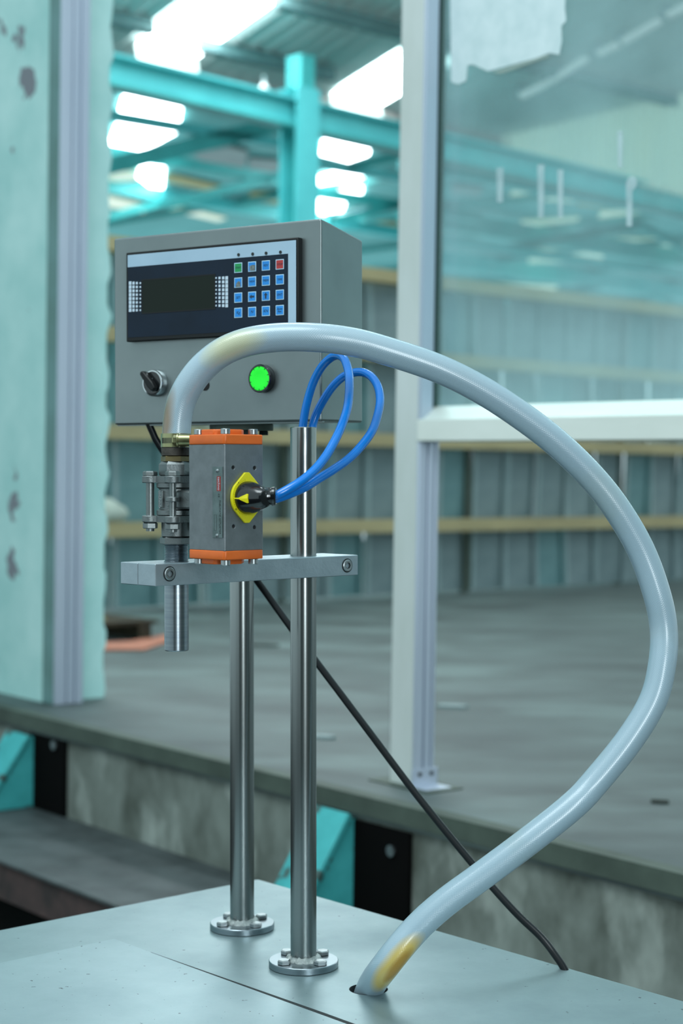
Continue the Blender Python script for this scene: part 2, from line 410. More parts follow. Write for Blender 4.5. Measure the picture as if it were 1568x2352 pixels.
rw = part('wall_rear', MB().box(-3.2, 6.0, -4.6, -4.4, -.72, 4.2), 'plaster_grey'); props(rw, kind='structure', label='plain grey green wall behind the camera')
sw = part('wall_right', MB().box(4.6, 4.8, -4.4, 2.2, -.72, 4.2), 'plaster_grey'); props(sw, kind='structure', label='plain grey green wall of the yard room at the right')
# --- masonry wall at the left, its reveal, and the aluminium post
xl_wall = hit(WF, 105, 800, 1, 0).x
xl_post = hit(WF, 132, 800, 1, 0).x
post_d = hit(WF, 196, 800, 0, xl_post).y
mas_d = hit(WF, 247, 800, 0, xl_wall).y
print('left wall x', xl_wall, xl_post, 'post depth', post_d, 'masonry', mas_d)
WL = thing('wall_left', WF, 'peeling mint green painted masonry wall beside the aluminium post', kind='structure')
part('wall_face', MB().box(xl_wall - 6, xl_wall, 0, mas_d - .004, -.3, 5, None), 'mint_paint', WL)
rv = MB(); N = 90
for k in range(N + 1):
    z = -.02 + 5.02 * k / N
    j = .012 * math.sin(k * 1.7) + random.uniform(-.010, .008)
    rv.v += [Vector((xl_wall + .004, 0.002, z)), Vector((xl_wall + .004, mas_d + j, z)), Vector((xl_wall - .03, mas_d + j + .012, z))]
    if k: b0 = (k - 1) * 3; rv.f += [(b0, b0 + 1, b0 + 4, b0 + 3), (b0 + 1, b0 + 2, b0 + 5, b0 + 4)]
part('wall_reveal', rv, 'mint_reveal', WL, smooth=50)
def post(name, label, x0, x1, y0, y1, ztop, face_mat, grooved, F=WF):
    """aluminium section: outer box, with raised ribs on its right-hand face"""
    t = thing(name, F, label, kind='structure')
    part('post_body', MB().box(x0, x1, y0, y1, 0, ztop), face_mat, t, bevel=.003)
    for a, b, zz0, zz1, h in grooved:
        part('post_rib', MB().box(x1 - .001, x1 + h, y0 + a * (y1 - y0), y0 + b * (y1 - y0), zz0, zz1), 'aluminium', t, bevel=.002)
    return t
post('trim_3', 'grooved silver aluminium post fixed to the mint masonry wall', xl_wall + .004, xl_post, -.002, post_d, 5,
     'teal_strip', [(0.0, .36, 0, 5, .010), (.36, .44, 0, 5, .003), (.44, .62, 0, 5, .008), (.62, .74, 0, 5, .003), (.74, 1.0, 0, 5, .010)])
# --- mullion, transom and glass
m_x0 = hit(WF, 908, 900, 1, 0).x; m_x1 = hit(WF, 960, 900, 1, 0).x
m_d = hit(WF, 1006, 900, 0, m_x1).y
print('mullion', m_x0, m_x1, m_d)
tz0 = hit(WF, 1300, 1012, 1, 0).z; tz1 = hit(WF, 1300, 957, 1, 0).z
WN = thing('window_1', WF, 'aluminium framed window with a dusty pane above a cream transom', kind='structure')
mu = part('mullion', MB().box(m_x0, m_x1, 0, m_d, 0, 5), 'aluminium_cream', WN, bevel=.003, label='cream faced aluminium mullion')
for a, b, z0, z1, h in [(0.0, .60, tz1, 5, .012), (.60, .72, tz1, 5, .004), (0.0, .38, 0, tz0, .010), (.38, .47, 0, tz0, .003), (.47, .76, 0, tz0, .010), (.76, .84, 0, tz0, .003), (.84, 1.0, 0, tz0, .008)]:
    part('mullion_rib', MB().box(m_x1 - .001, m_x1 + h, a * m_d, b * m_d, z0, z1), 'aluminium', mu, bevel=.002)
part('gasket', MB().box(m_x1 - .001, m_x1 + .009, .74 * m_d, 1.02 * m_d, tz1 + .01, 5), 'rubber_green', WN)
td = .8 * m_d; tzt = hit(WF, 1300, 925, 1, td).z
trp = [(-.004, tz0), (m_d, tz0), (m_d, tzt), (td, tzt), (.012, tz1 + .004), (-.004, tz1)]
mt = MB(); MT = Matrix(((0, 0, 1, 0), (1, 0, 0, 0), (0, 1, 0, 0), (0, 0, 0, 1)))
mt.prism(trp, m_x1 + .001, m_x1 + 4.0, MT)
part('transom', mt, 'transom_cream', WN, bevel=.003, label='cream aluminium transom under the pane')
part('glass_pane', MB().box(m_x1 + .006, m_x1 + 3.98, .86 * m_d, .86 * m_d + .006, tzt - .004, 5), 'dusty_glass', WN, label='dusty clear pane')
# foot bracket of the mullion
bk = MB(); bq = [hit(WF, x, y, 0, m_x1 + .012) for x, y in ((945, 1768), (1003, 1768), (1003, 1812), (945, 1812))]
by0 = min(q.y for q in bq); by1 = max(q.y for q in bq)
FB = thing('foot_bracket', WF @ T(m_x1, 0, 0), 'small grey angle bracket screwing the mullion to the floor', 'bracket')
part('upright_leaf', MB().box(.0105, .014, by0, by1, 0.004, bq[0].z), 'aluminium', FB, bevel=.001)
part('floor_leaf', MB().box(.0105, .075, by0, by1, .001, .005), 'aluminium', FB, bevel=.001)
for yy in (.3, .75):
    part('screw_head', MB().cyl(.006, 0, .003, 12, T(.014, by0 + yy * (by1 - by0), bq[0].z * .7) @ RY90), 'hole_dark', FB)
FP = part('floor_plate', MB().box(m_x0 - .06, m_x1 + .10, -.03, m_d + .03, .0005, .004), 'dark_green_grey'); FP.matrix_world = WF
props(FP, 'thin dirty steel plate on the floor under the mullion foot', 'plate')
# torn film, tape and painted lamp reflections on the pane
gy = .86 * m_d
def on_glass(px, py, off=.0): return hit(WF, px, py, 1, gy - .001 - off)
film = [(1033, -40), (1300, -40), (1297, 20), (1300, 48), (1289, 60), (1290, 96), (1284, 126), (1262, 122), (1230, 134), (1180, 148), (1120, 164), (1085, 148), (1074, 150), (1070, 186), (1052, 194), (1036, 188)]
fo = part('torn_film', MB().quadslab([on_glass(x, y) for x, y in film], (0, -.0006, 0)), 'film_white'); fo.matrix_world = WF
props(fo, 'torn whitish protective film left on the upper corner of the pane', 'film')
to = part('tape_strip', MB().quadslab([on_glass(x, y) for x, y in ((1128, 166), (1256, 126), (1264, 130), (1150, 170))], (0, -.0005, 0)), 'tape_tan'); to.matrix_world = WF
props(to, 'greyish tape strip hanging from the torn film on the pane', 'tape')
for k, (x, y0, y1, wd, lb) in enumerate([(1148, 385, 465, 8, 'pale vertical painted reflection on the pane nearest the mullion'), (1242, 378, 500, 8, 'bright pale painted reflection on the pane under the beam'),
                                   (1287, 390, 500, 7, 'pale painted reflection on the pane just right of the brightest one'), (1424, 300, 385, 6, 'faint pale painted reflection over the corrugated cladding'),
                                   (1445, 420, 520, 8, 'pale painted reflection with a round white blob at its top')]):
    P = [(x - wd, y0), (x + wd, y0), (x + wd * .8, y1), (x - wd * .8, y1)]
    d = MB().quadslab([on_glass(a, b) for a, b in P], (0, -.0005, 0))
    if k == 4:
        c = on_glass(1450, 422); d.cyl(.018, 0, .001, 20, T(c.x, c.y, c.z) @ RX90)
    o = part('reflection_streak', d, 'reflection_white'); o.matrix_world = WF; props(o, lb, 'reflection', 'painted reflections on the pane')

# ================================================================== THE HALL
P0 = hit(ID, 300, 1402, 2, 0); P1 = hit(ID, 1376, 1345, 2, 0)
HX = (P1 - P0).normalized()
PF = frame(P0, HX)
print('hall dir', HX, 'P0', P0)
def rail_z(px, py): return hit(PF, px, py, 1, 0).z
RZ = [rail_z(830, 1207), rail_z(830, 1010), rail_z(870, 818), rail_z(880, 640)]
print('rails', RZ)
px0 = hit(PF, 150, 1100, 1, 0).x; px1 = hit(PF, 1640, 1100, 1, 0).x + 3.2
PT = thing('sheet_metal_partition', PF, 'long partition of galvanised sheet panels on yellowish timber rails', 'partition')
PW = .36; nc = int((px1 - px0) / PW) + 1
zb = [0.0] + [z for z in RZ]
for r_ in range(4):
    h = zb[r_ + 1] - zb[r_] - .05
    pm = {}
    for kind_ in ('galvanised', 'galvanised_teal'):
        b = MB().box(0, PW - .02, 0, .01, 0, h).box(0, .03, -.02, 0, 0, h).box(PW - .05, PW - .02, -.02, 0, 0, h)
        me = b.mesh('panel'); me.materials.append(MATS[kind_]); me.materials.append(MATS['seam_light']); pm[kind_] = me
        for p in me.polygons: p.material_index = 1 if 6 <= p.index < 12 else 0
    for c in range(nc):
        o = part('panel', pm['galvanised_teal' if (c < 4 or (c * 7 + r_ * 3) % 6 == 0) else 'galvanised'], None, PT,
                 F=T(px0 + c * PW, random.uniform(0, .02), zb[r_] + .02) @ Matrix.Rotation(R(random.uniform(-5, 5)), 4, 'Z') @ Matrix.Rotation(R(random.uniform(-3.5, 2)), 4, 'X'))
    part('rail', MB().box(px0, px0 + nc * PW, -.15, -.035, RZ[r_] - .045, RZ[r_] + .045), 'timber', PT)
for c in range(0, nc + 1, 5):
    part('upright', MB().box(px0 + c * PW - .06, px0 + c * PW - .015, -.0, .06, 0, RZ[3] + .05), 'dark_green_grey', PT)
# things on the floor and on the rail
sk = hit(PF, 250, 1170, 1, -.12)
sb = MB(); rnd = random.Random(3)
prof = [(.001, 0), (.10, .005), (.135, .04), (.12, .09), (.07, .125), (.03, .145), (.001, .15)]
sb.lathe(prof, 18)
for v in sb.v: v.x *= 1.15 + .1 * math.sin(v.z * 30); v.y *= .42; v += Vector((rnd.uniform(-.006, .006),) * 3)
rz = RZ[0] + .045
so = part('white_sack', sb, 'white_sack', smooth=60); so.matrix_world = PF @ T(sk.x, -.092, rz + .001)
props(so, 'small crumpled white sack lying on the lowest timber rail', 'sack')
pb = hit(ID, 275, 1474, 2, 0)
PL = thing('wooden_pallet', frame(pb, HX) @ T(-.18, .0, .012), 'low dark wooden pallet with a pale board on top near the wall', 'pallet')
for k in range(3): part('bearer', MB().box(-.42 + k * .36, -.34 + k * .36, 0, .55, 0, .07), 'dark_wood', PL)
for k in range(5): part('slat', MB().box(-.45, .42, .0 + k * .115, .085 + k * .115, .07, .09), 'dark_wood', PL)
part('board', MB().box(-.40, .15, .08, .5, .09, .115), 'cardboard', PL, bevel=.004)
q = [hit(ID, x, y, 2, 0.004) for x, y in ((160, 1496), (330, 1494), (395, 1472), (380, 1460), (300, 1474), (160, 1480))]
mo = part('terracotta_sheet', MB().quadslab(q, (0, 0, .006)), 'terracotta'); props(mo, 'flat terracotta coloured sheet lying on the floor by the pallet', 'sheet')
for k, (x, y, a, b, lb) in enumerate([(737, 1697, .05, .02, 'small pale chip on the floor beside the front steel post'), (1515, 1846, .024, .006, 'dark splinter on the floor near the right edge'),
                                (600, 1484, .09, .04, 'flat dark scrap on the floor behind the steel posts'), (1040, 1626, .06, .03, 'pale scrap on the floor right of the mullion')]):
    c = hit(ID, x, y, 2, 0)
    d = part('floor_scrap', MB().prism([(-a, -b), (a * .7, -b * .8), (a, b * .3), (a * .2, b), (-a * .8, b * .6)], .001, .012), 'debris' if k in (1, 2) else 'grey_sheet')
    d.matrix_world = T(c.x, c.y, 0) @ Matrix.Rotation(-.3, 4, 'Z'); props(d, lb, 'scrap', 'scraps on the hall floor')

# --- column plane, main beam, column
CP = CAM + ray(688, 400) / ray(688, 400).y * 16.0
HF = frame((CP.x, CP.y, 0), HX)                    # x along the hall, y away, at the column
def hp(px, py, y=0.): return hit(HF, px, py, 1, y)
def solid(name, mb, m, label, cat=None, kind=None, F=None, bevel=0., smooth=None, group=None):
    o = part(name, mb, m, bevel=bevel, smooth=smooth)
    if F is not None: o.matrix_world = F
    return props(o, label, cat, group, kind)
bA = hp(150, 141); bB = hp(1700, 500); bA, bB = bA - (bB - bA).normalized() * 5, bB + (bB - bA).normalized() * 4
bt = hp(600, 215).z - hp(600, 278).z
MBm = thing('main_beam', HF, 'broad teal painted steel beam crossing in front of the skylights', 'beam')
d_ = (bB - bA)
part('web', MB().bar(bA, bB, .03, bt), 'teal_steel', MBm)
up_ = Vector((0, 0, bt / 2))
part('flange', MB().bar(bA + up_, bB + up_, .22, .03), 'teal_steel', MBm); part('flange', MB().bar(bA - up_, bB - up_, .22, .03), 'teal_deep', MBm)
cw = (hp(714, 300).x - hp(662, 300).x)
cz1 = hp(690, 130).z
cxm = hp(688, 300).x
CO = thing('steel_column', HF, 'upright teal steel column rising to the roof behind the control box', 'column')
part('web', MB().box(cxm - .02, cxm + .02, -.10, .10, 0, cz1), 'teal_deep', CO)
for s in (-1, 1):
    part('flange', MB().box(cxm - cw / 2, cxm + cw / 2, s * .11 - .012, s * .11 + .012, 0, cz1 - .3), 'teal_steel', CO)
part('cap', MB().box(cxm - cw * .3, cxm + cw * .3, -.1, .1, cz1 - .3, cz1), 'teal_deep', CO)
# --- roof nearest the doorway: slopes up towards the camera from its eave behind the beam
ev = hp(640, 198, 1.2)
slope = .27
ey = HF.to_3x3() @ Vector((0, 1, 0))
RFm = frame(HF @ ev, HX, (HF.to_3x3() @ Vector((0, slope, 1))).normalized())   # z = roof normal, -y = up the slope
CE = thing('ceiling', RFm, 'grey corrugated sheet roof of the hall with bright skylight strips', kind='structure')
cr = MB(); nx = 440; xa, xb = -9.0, 13.0; ya, yb = -9.5, .1
for i in range(nx + 1):
    x = xa + (xb - xa) * i / nx; zz = .03 * math.sin(i * math.pi / 2)
    cr.v += [Vector((x, ya, zz)), Vector((x, yb, zz)), Vector((x, ya, zz + .02)), Vector((x, yb, zz + .02))]
    if i:
        a = (i - 1) * 4; cr.f += [(a, a + 1, a + 5, a + 4), (a + 2, a + 6, a + 7, a + 3)]
part('roof_sheeting', cr, 'roof_sheet', CE)
def rp(px, py, z=-.04): return hit(RFm, px, py, 2, z)
for quad, up_len in (([(322, 92), (440, 138), (668, -20), (492, -20)], 5.0), ([(770, 208), (862, 246), (1010, 140), (880, 140)], None)):
    a, b, c, d = [rp(*q) for q in quad]
    y_lo = (a.y + b.y) / 2; y_hi = min(c.y, d.y); x0 = a.x; x1 = b.x
    part('skylight', MB().box(x0, x1, (y_lo - up_len) if up_len else rp(1004, 147).y, y_lo - .30, -.055, -.045), 'skylight', CE)
    part('skylight', MB().box(x0, x1, y_lo - .29, y_lo - .02, -.057, -.047), 'skylight', CE)
    part('skylight_end', MB().box(x0, x1, y_lo, y_lo + .02, -.20, -.045), 'skylight_end', CE)
sx0 = rp(322, 92).x; sdx = rp(770, 208).x - sx0; sw_ = rp(440, 138).x - sx0; sy_ = rp(380, 115).y
for k in (-4, -3, -2, -1, 2, 3, 4, 5):                            # unseen strips added along the roof to brighten the hall
    if xa < sx0 + k * sdx and sx0 + k * sdx + sw_ < xb: part('skylight', MB().box(sx0 + k * sdx, sx0 + k * sdx + sw_, -9.4, -5.6 if k > 0 else sy_, -.055, -.045), 'skylight', CE)  # added unseen glowing strips, named like the seen skylights
for (x, y, q0, q1) in ((790, 44, None, None), (300, 55, (200, 33), (350, 66)), (560, 128, (460, 106), (760, 176))):
    p = rp(x, y, -.12)
    part('purlin', MB().box(rp(*q0, -.12).x if q0 else rp(640, 0, -.12).x, rp(*q1, -.12).x if q1 else xb, p.y - .04, p.y + .04, -.17, -.05), 'purlin_paint', CE)
part('eave_edge', MB().box(xa, xb, -.02, .02, -.30, -.08), 'grey_sheet', CE)
part('eave_daylight_strip', MB().box(rp(440, 130).x, xb, -.05, -.03, -.15, -.06), 'eave_edge', CE, label='pinkish strip painted for the daylight gap at the eave')  # strip coloured to stand in for the eave daylight gap
# lamp under the eave
lpz = hp(606, 200, .1)
LM = thing('eave_lamp', HF @ T(lpz.x, lpz.y, lpz.z), 'small white lamp hanging under the eave above the beam', 'lamp')
part('lamp_stem', MB().cyl(.014, -.02, .10, 12), 'grey_sheet', LM); part('lamp_bulb', MB().lathe([(.001, -.075), (.03, -.065), (.045, -.03), (.035, .01), (.016, .03), (.016, .045)], 16), 'lamp_white', LM, smooth=50)
# strip lights on the roof seen through the pane
for (a, b, lb) in (((1196, 222), (1262, 188), 'dim strip light on the roof slope nearest the mullion'), ((1262, 188), (1352, 130), 'pale strip light on the roof slope in the middle of the row'), ((1372, 124), (1424, 100), 'short strip light on the roof slope between two longer ones'),
               ((1430, 96), (1520, 44), 'pale long strip light on the roof slope near the top'), ((1532, 36), (1600, 2), 'strip light cut by the top right of the photograph')):
    pa = rp(a[0], a[1], -.16); pb_ = pa + (rp(b[0], b[1], -.16) - pa) * .93
    SL = thing('strip_light', RFm @ T(*pa), lb, 'lamp', 'strip lights along the roof')
    part('tube_cover', MB().bar((0, 0, 0), pb_ - pa, .09, .05), 'lamp_white', SL, bevel=.015)
    part('end_bracket', MB().box(-.03, .03, -.05, .05, .0, .10), 'grey_sheet', SL)
# sheeted gable hanging from the roof at the right
gA = RFm @ rp(1140, 316, -.06); gB = RFm @ rp(1700, 184, -.06)
gd = (gB - gA); gh = Vector((gd.x, gd.y, 0)); GF = frame(gA, gh)
gl = gh.length; rise = gd.z
cl = MB(); n_ = 104
gb0 = hit(GF, 1140, 342, 1, 0); gb1 = hit(GF, 1600, 458, 1, 0)
for i in range(n_ + 1):
    x = gl * i / n_; yy = .06 * math.sin(i * math.pi / 2)
    cl.v += [Vector((x, yy, gb0.z + (gb1.z - gb0.z) * (x - gb0.x) / (gb1.x - gb0.x))), Vector((x, yy, rise * i / n_)), Vector((x, yy + .01, gb0.z + (gb1.z - gb0.z) * (x - gb0.x) / (gb1.x - gb0.x))), Vector((x, yy + .01, rise * i / n_))]
    if i: a = (i - 1) * 4; cl.f += [(a, a + 1, a + 5, a + 4), (a + 2, a + 6, a + 7, a + 3)]
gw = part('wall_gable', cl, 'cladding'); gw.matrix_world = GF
props(gw, kind='structure', label='pale corrugated cladding hanging between roof and beam behind the pane')

# --- far bays: low roof, trusses, far wall
FZ = 5.2
CF = thing('ceiling_far', HF, 'teal tinted sheet roof of the far bays with bright skylight sheets', kind='structure')
part('roof_sheeting', MB().box(-30, 40, 1.8, 40, FZ, FZ + .02), 'far_roof_sheet', CF)
def fz(px, py): return hit(HF, px, py, 2, FZ - .03)
for quad, m in ([((290, 196), (420, 226), (412, 282), (272, 258)), 'skylight'], [((270, 276), (404, 302), (360, 326), (300, 350), (248, 336)), 'skylight'],
             [((322, 378), (378, 384), (374, 430), (352, 432), (316, 404)), 'skylight'],
             [((744, 302), (852, 326), (846, 352), (800, 368), (736, 352)), 'skylight'], [((720, 408), (796, 386), (836, 394), (830, 448), (800, 452), (718, 430)), 'skylight'],
             [((712, 452), (792, 466), (786, 482), (752, 486), (734, 496), (706, 488)), 'skylight'], [((780, 494), (812, 494), (808, 520), (776, 520)), 'skylight'],
             [((380, 396), (510, 426), (500, 440), (380, 414)), 'warm_sheet'], [((576, 440), (660, 444), (650, 468), (570, 458)), 'warm_sheet'],
             [((440, 350), (530, 334), (570, 346), (560, 384), (480, 378)), 'grey_sheet'], [((572, 360), (640, 366), (640, 398), (570, 390)), 'grey_sheet'],
             [((836, 500), (930, 512), (930, 530), (830, 526)), 'warm_sheet'], [((396, 470), (520, 500), (500, 506), (390, 482)), 'far_skylight'],
             [((240, 396), (322, 392), (322, 412), (240, 416)), 'far_skylight'], [((240, 446), (340, 470), (330, 486), (240, 472)), 'far_skylight'],
             [((1180, 432), (1330, 444), (1320, 462), (1170, 452)), 'far_skylight'], [((1196, 506), (1330, 498), (1320, 522), (1200, 530)), 'far_skylight'],
             [((1380, 484), (1490, 480), (1484, 500), (1372, 502)), 'far_skylight'], [((1210, 572), (1390, 574), (1380, 600), (1214, 602)), 'far_skylight'],
             [((1390, 546), (1600, 548), (1600, 572), (1396, 574)), 'far_skylight'], [((1140, 650), (1280, 656), (1270, 676), (1136, 672)), 'far_skylight'],
             [((1040, 420), (1110, 428), (1100, 450), (1036, 444)), 'grey_sheet'], [((1330, 452), (1400, 458), (1390, 476), (1326, 470)), 'warm_sheet']):
    part('roof_panel', MB().quadslab([fz(*q) for q in quad], (0, 0, -.02)), m, CF)
def truss(y, label, chords, braces, m='teal_steel'):
    t = thing('roof_truss', HF @ T(0, y, 0), label, 'truss', 'steel trusses of the far bays')
    for a, b, wpx in chords + braces:
        pa = hp(a[0], a[1], y); pb_ = hp(b[0], b[1], y)
        wz = abs(hp(a[0], a[1] - wpx / 2, y).z - hp(a[0], a[1] + wpx / 2, y).z)
        pa.y = 0; pb_.y = 0
        isb = (a, b, wpx) in braces
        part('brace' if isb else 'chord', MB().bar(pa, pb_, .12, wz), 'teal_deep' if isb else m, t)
truss(3.0, 'nearest roof truss with two long braces meeting below the main beam',
      [((100, 240), (660, 334), 24), ((710, 374), (1000, 424), 18)], [((230, 386), (660, 280), 40), ((790, 388), (960, 346), 20)])
truss(6.0, 'second roof truss, with a thin chord crossing behind the column',
      [((150, 330), (700, 424), 26), ((700, 438), (1100, 500), 24)], [((390, 470), (680, 392), 20), ((760, 508), (980, 452), 18)], 'teal_deep')
truss(9.5, 'third roof truss with a chord just above the control box',
      [((150, 412), (1000, 548), 30), ((1000, 404), (1700, 520), 14)], [((240, 500), (420, 452), 16)])
truss(14.0, 'farthest roof truss, seen over the partition and through the pane',
      [((150, 490), (1000, 590), 34), ((1000, 540), (1700, 640), 30)], [((1000, 480), (1240, 430), 18), ((1300, 620), (1600, 560), 18)], 'teal_deep')
FS = CF
def x_from(y): return -14.0 if y > 17 else hp(925, 400, y).x       # the nearer bays are framed by the trusses alone on the left
for k in range(9):
    y = 4.0 + k * 3.6
    part('rafter', MB().box(x_from(y), 26, y - .09, y + .09, FZ - .42, FZ - .12), 'teal_deep' if k % 2 else 'teal_steel', FS)
for k in range(14):
    x = -12 + k * 2.7
    part('purlin', MB().box(x - .05, x + .05, 17.5 if x < 6 else 2.2, 37, FZ - .14, FZ - .05), 'teal_dark', FS)
for k in range(6):
    y = 5.8 + k * 5.4
    for j in range(5):
        x = -10 + j * 6.4
        if x < x_from(y): continue
        part('tie_bar', MB().bar((x, y, FZ - .9), (x + 3.2, y, FZ - .2), .09, .12), 'teal_dark', FS); part('tie_bar', MB().bar((x + 6.4, y, FZ - .9), (x + 3.2, y, FZ - .2), .09, .12), 'teal_deep', FS)
    part('tie_bar', MB().box(max(-10, x_from(y)), 22, y - .05, y + .05, FZ - .98, FZ - .86), 'teal_steel', FS)
bw = part('wall_back', MB().box(-30, 40, 38, 38.2, 0, FZ), 'far_roof_sheet'); bw.matrix_world = HF
props(bw, kind='structure', label='distant teal back wall of the hall')

# ================================================================== BRACES AND PAINTED DARK RECESSES ON THE LEDGE FACE
def brace(px_top, px_lowleft, px_lowright, recess_px, label_b, label_p):
    fy = edge_y + .02
    a = hit(WF, *px_lowright, 1, fy - .02); x1 = a.x; wd = .125
    top = hit(WF, *px_top, 1, fy - .02)
    ll_ = hit(WF, *px_lowleft, 2, LZ + .002)
    out = fy - .19
    t = thing('wall_brace', WF @ T(x1, fy, LZ), label_b, 'brace', 'turquoise braces against the concrete face')
    h = top.z - LZ; o_ = out - fy
    poly = [(-.002, .002), (-.002, h), (-.05, h), (o_, .03), (o_, .002)]
    MX = Matrix(((0, 0, 1, 0), (1, 0, 0, 0), (0, 1, 0, 0), (0, 0, 0, 1)))
    part('gusset', MB().prism(poly, -.022, 0, MX), 'turquoise_chip', t, bevel=.003)
    part('gusset', MB().prism(poly, -wd, -wd + .022, MX), 'turquoise_chip', t, bevel=.003)
    part('sloping_flange', MB().bar((-wd / 2, -.04, h + .006), (-wd / 2, o_ - .012, .034), wd + .03, .016), 'turquoise_chip', t, bevel=.003)
    p0 = hit(WF, recess_px[0], recess_px[1], 1, fy - .012); p1 = hit(WF, recess_px[2], recess_px[3], 1, fy - .012)
    pz1 = p0.z
    d = thing('recess_sheet', WF @ T(p0.x, fy, LZ), label_p, 'plate', 'painted dark recesses in the concrete face')
    part('plate', MB().box(0, p1.x - p0.x, -.014, -.001, .0, pz1 - LZ), 'recess_black', d, bevel=.002)  # black sheet stands in for the shade inside a recess
    part('bolt', MB().cyl(.016, .012, .022, 18, T((p1.x - p0.x) * .72, 0, (pz1 - LZ) * .78) @ RX90), 'bolt_steel', d)  # pale disc put in for light through a hole
brace((772, 1862), (640, 2042), (806, 2066), (806, 1880, 938, 2100), 'chipped turquoise steel brace seen beside the front steel post', 'black sheet painted for a dark recess, with one pale disc, right of the turquoise brace')
brace((66, 1690), (-70, 1880), (72, 1840), (70, 1652, 148, 1880), 'chipped turquoise steel brace at the left edge below the masonry wall', 'black sheet painted for a dark recess at the left end of the concrete face')

# ================================================================== THE MACHINE
def mray(px, py): return Vector(((px - CX) / FPX, 0, 0)) + FWD + Vector((0, math.sin(PITCH), math.cos(PITCH))) * ((CY - py) / FPX)
def mpt(px, py, Y):
    d = mray(px, py); return CAM + d * (Y / d.y)
def mpz(px, py, z):
    d = mray(px, py); return CAM + d * ((z - CAM.z) / d.z)
th = math.atan2(4000, 4316); BX = Vector((math.cos(th), math.sin(th), 0))
V0 = mpt(405, 1300, 2.394)                                        # axis of nozzle and valve
BFm = frame((V0.x, V0.y, 0), BX); BF = XM @ BFm                   # bar frame (x along the bar, -y to the front)
# front post position: on the bar's centre line under pixel 696
def solve_x(px, py, Fr):
    p = hit(Fr, px, py, 1, 0); return p.x
rod_x = solve_x(696.5, 1500, BF)
rodM = BFm @ Vector((rod_x, 0, 0))
PZ = mpt(695, 2204, rodM.y).z - .010                              # level of the cabinet top
print('rod', rodM, 'plate z', PZ)
backM = mpz(556, 2118, PZ + .010)
print('back rod', backM)
RR = 60 / 2 / FPX * rodM.y
# ---- cabinet top
c0 = mpz(592, 2020, PZ); cl_ = mpz(0, 2137, PZ); cr_ = mpz(1568, 2300, PZ)
uL = (cl_ - c0).normalized(); uR = (cr_ - c0).normalized()
print('plate corner angle', math.degrees(uL.angle(uR)))
CFm = frame(c0, uR)                                                # x along the right-hand edge, -y along the left-hand edge
CM = XM @ CFm
LXc, LYc = 1.45, 1.15
CB = thing('machine_cabinet', CM, 'pale steel cabinet top with a hatch, carrying the filling machine', 'cabinet')
sk_ = uL - uR * uL.dot(uR); shear = uL.dot(uR) / sk_.length
print('shear', shear)
hole = CM.inverted() @ (XM @ mpz(846, 2272, PZ))
hc = CM.inverted() @ (XM @ mpz(262, 2157, PZ))                      # hatch corner
top = part('top_plate', MB().prism([(0, 0), (LXc, 0), (LXc + shear * LYc, -LYc), (shear * LYc, -LYc)], -.004, 0), 'plate_steel', CB)
cut(top, [MB().cyl(.0275, -.05, .05, 40, T(hole.x, hole.y, 0))])
part('skirt', MB().box(0.001, LXc, -.0045, -.0005, -.06, -.0035), 'plate_steel', CB, bevel=.001)
part('skirt', MB().prism([(.0005, 0), (.0045, 0), (shear * LYc + .0045, -LYc), (shear * LYc + .0005, -LYc)], -.06, -.0035), 'plate_steel', CB)
bo_ = part('body', MB().box(.03, LXc - .03, -LYc + .03, -.03, -.82, -.05), 'cabinet_steel', CB)
cut(bo_, [MB().cyl(.05, -.4, .05, 32, T(hole.x, hole.y, 0))])
hx1 = LXc - .12
HP = part('hatch', MB().prism([(hc.x, hc.y), (hx1, hc.y), (hx1, hc.y - .7), (hc.x + shear * .7, hc.y - .7)], .0001, .0005), 'hatch_steel', CB)
part('hatch_seam', MB().prism([(hc.x + .10, hc.y + .0003), (hc.x + .5, hc.y + .0075), (hx1, hc.y + .0075), (hx1, hc.y - .0005), (hc.x + .10, hc.y - .0005)], .0002, .0006), 'seam_dark', CB, label='dark open seam along the hatch')
part('hole_rim', MB().lathe([(.0268, -.03), (.0268, .0002), (.0274, .0002), (.0274, -.03)], 40, T(hole.x, hole.y, 0)), 'seam_dark', CB, smooth=40)

# ---- the two posts
def hexhead(r, z0, z1, M, a0=0.):
    return MB().lathe([(r * .86, z0), (r, z0 + (z1 - z0) * .1), (r, z1 - (z1 - z0) * .22), (r * .82, z1)], 6, M, True, a0)
def make_post(base, ztop, label, a0, hollow):
    F = XM @ T(base.x, base.y, PZ)
    t = thing('support_post', F, label, 'post', 'polished steel posts on the cabinet')
    H = ztop - PZ
    if hollow: b = MB().lathe([(RR, .006), (RR, H - .001), (RR - .001, H), (RR - .003, H), (RR - .003, H - .30), (.0005, H - .30)], 48)
    else: b = MB().cyl(RR, .006, H, 48)
    part('tube', b, 'polished_steel', t, smooth=40)
    fl = part('base_flange', MB().cyl(.0512, .0004, .0104, 56, None, .0008), 'turned_steel', t, smooth=30)
    wd = MB(); n = 40; rnd = random.Random(5)
    for i in range(n):
        for j, (rr, zz) in enumerate([(RR + .0075, .0103), (RR + .005, .0145), (RR + .001, .0175), (RR - .001, .0165)]):
            q = rnd.uniform(.75, 1.25); an = 2 * math.pi * i / n
            r_ = RR + (rr - RR) * q; wd.v.append(Vector((r_ * math.cos(an), r_ * math.sin(an), .0103 + (zz - .0103) * q)))
    for i in range(n):
        for j in range(3):
            a = i * 4 + j; c = ((i + 1) % n) * 4 + j; wd.f.append((a, c, c + 1, a + 1))
    part('weld_bead', wd, 'weld_white', t, smooth=60)
    for k in range(4):
        an = a0 + k * math.pi / 2
        part('bolt', hexhead(.0098, .0104, .0172, T(.0375 * math.cos(an), .0375 * math.sin(an), 0), .4 + k), 'bolt_steel', t, smooth=30)
    return t
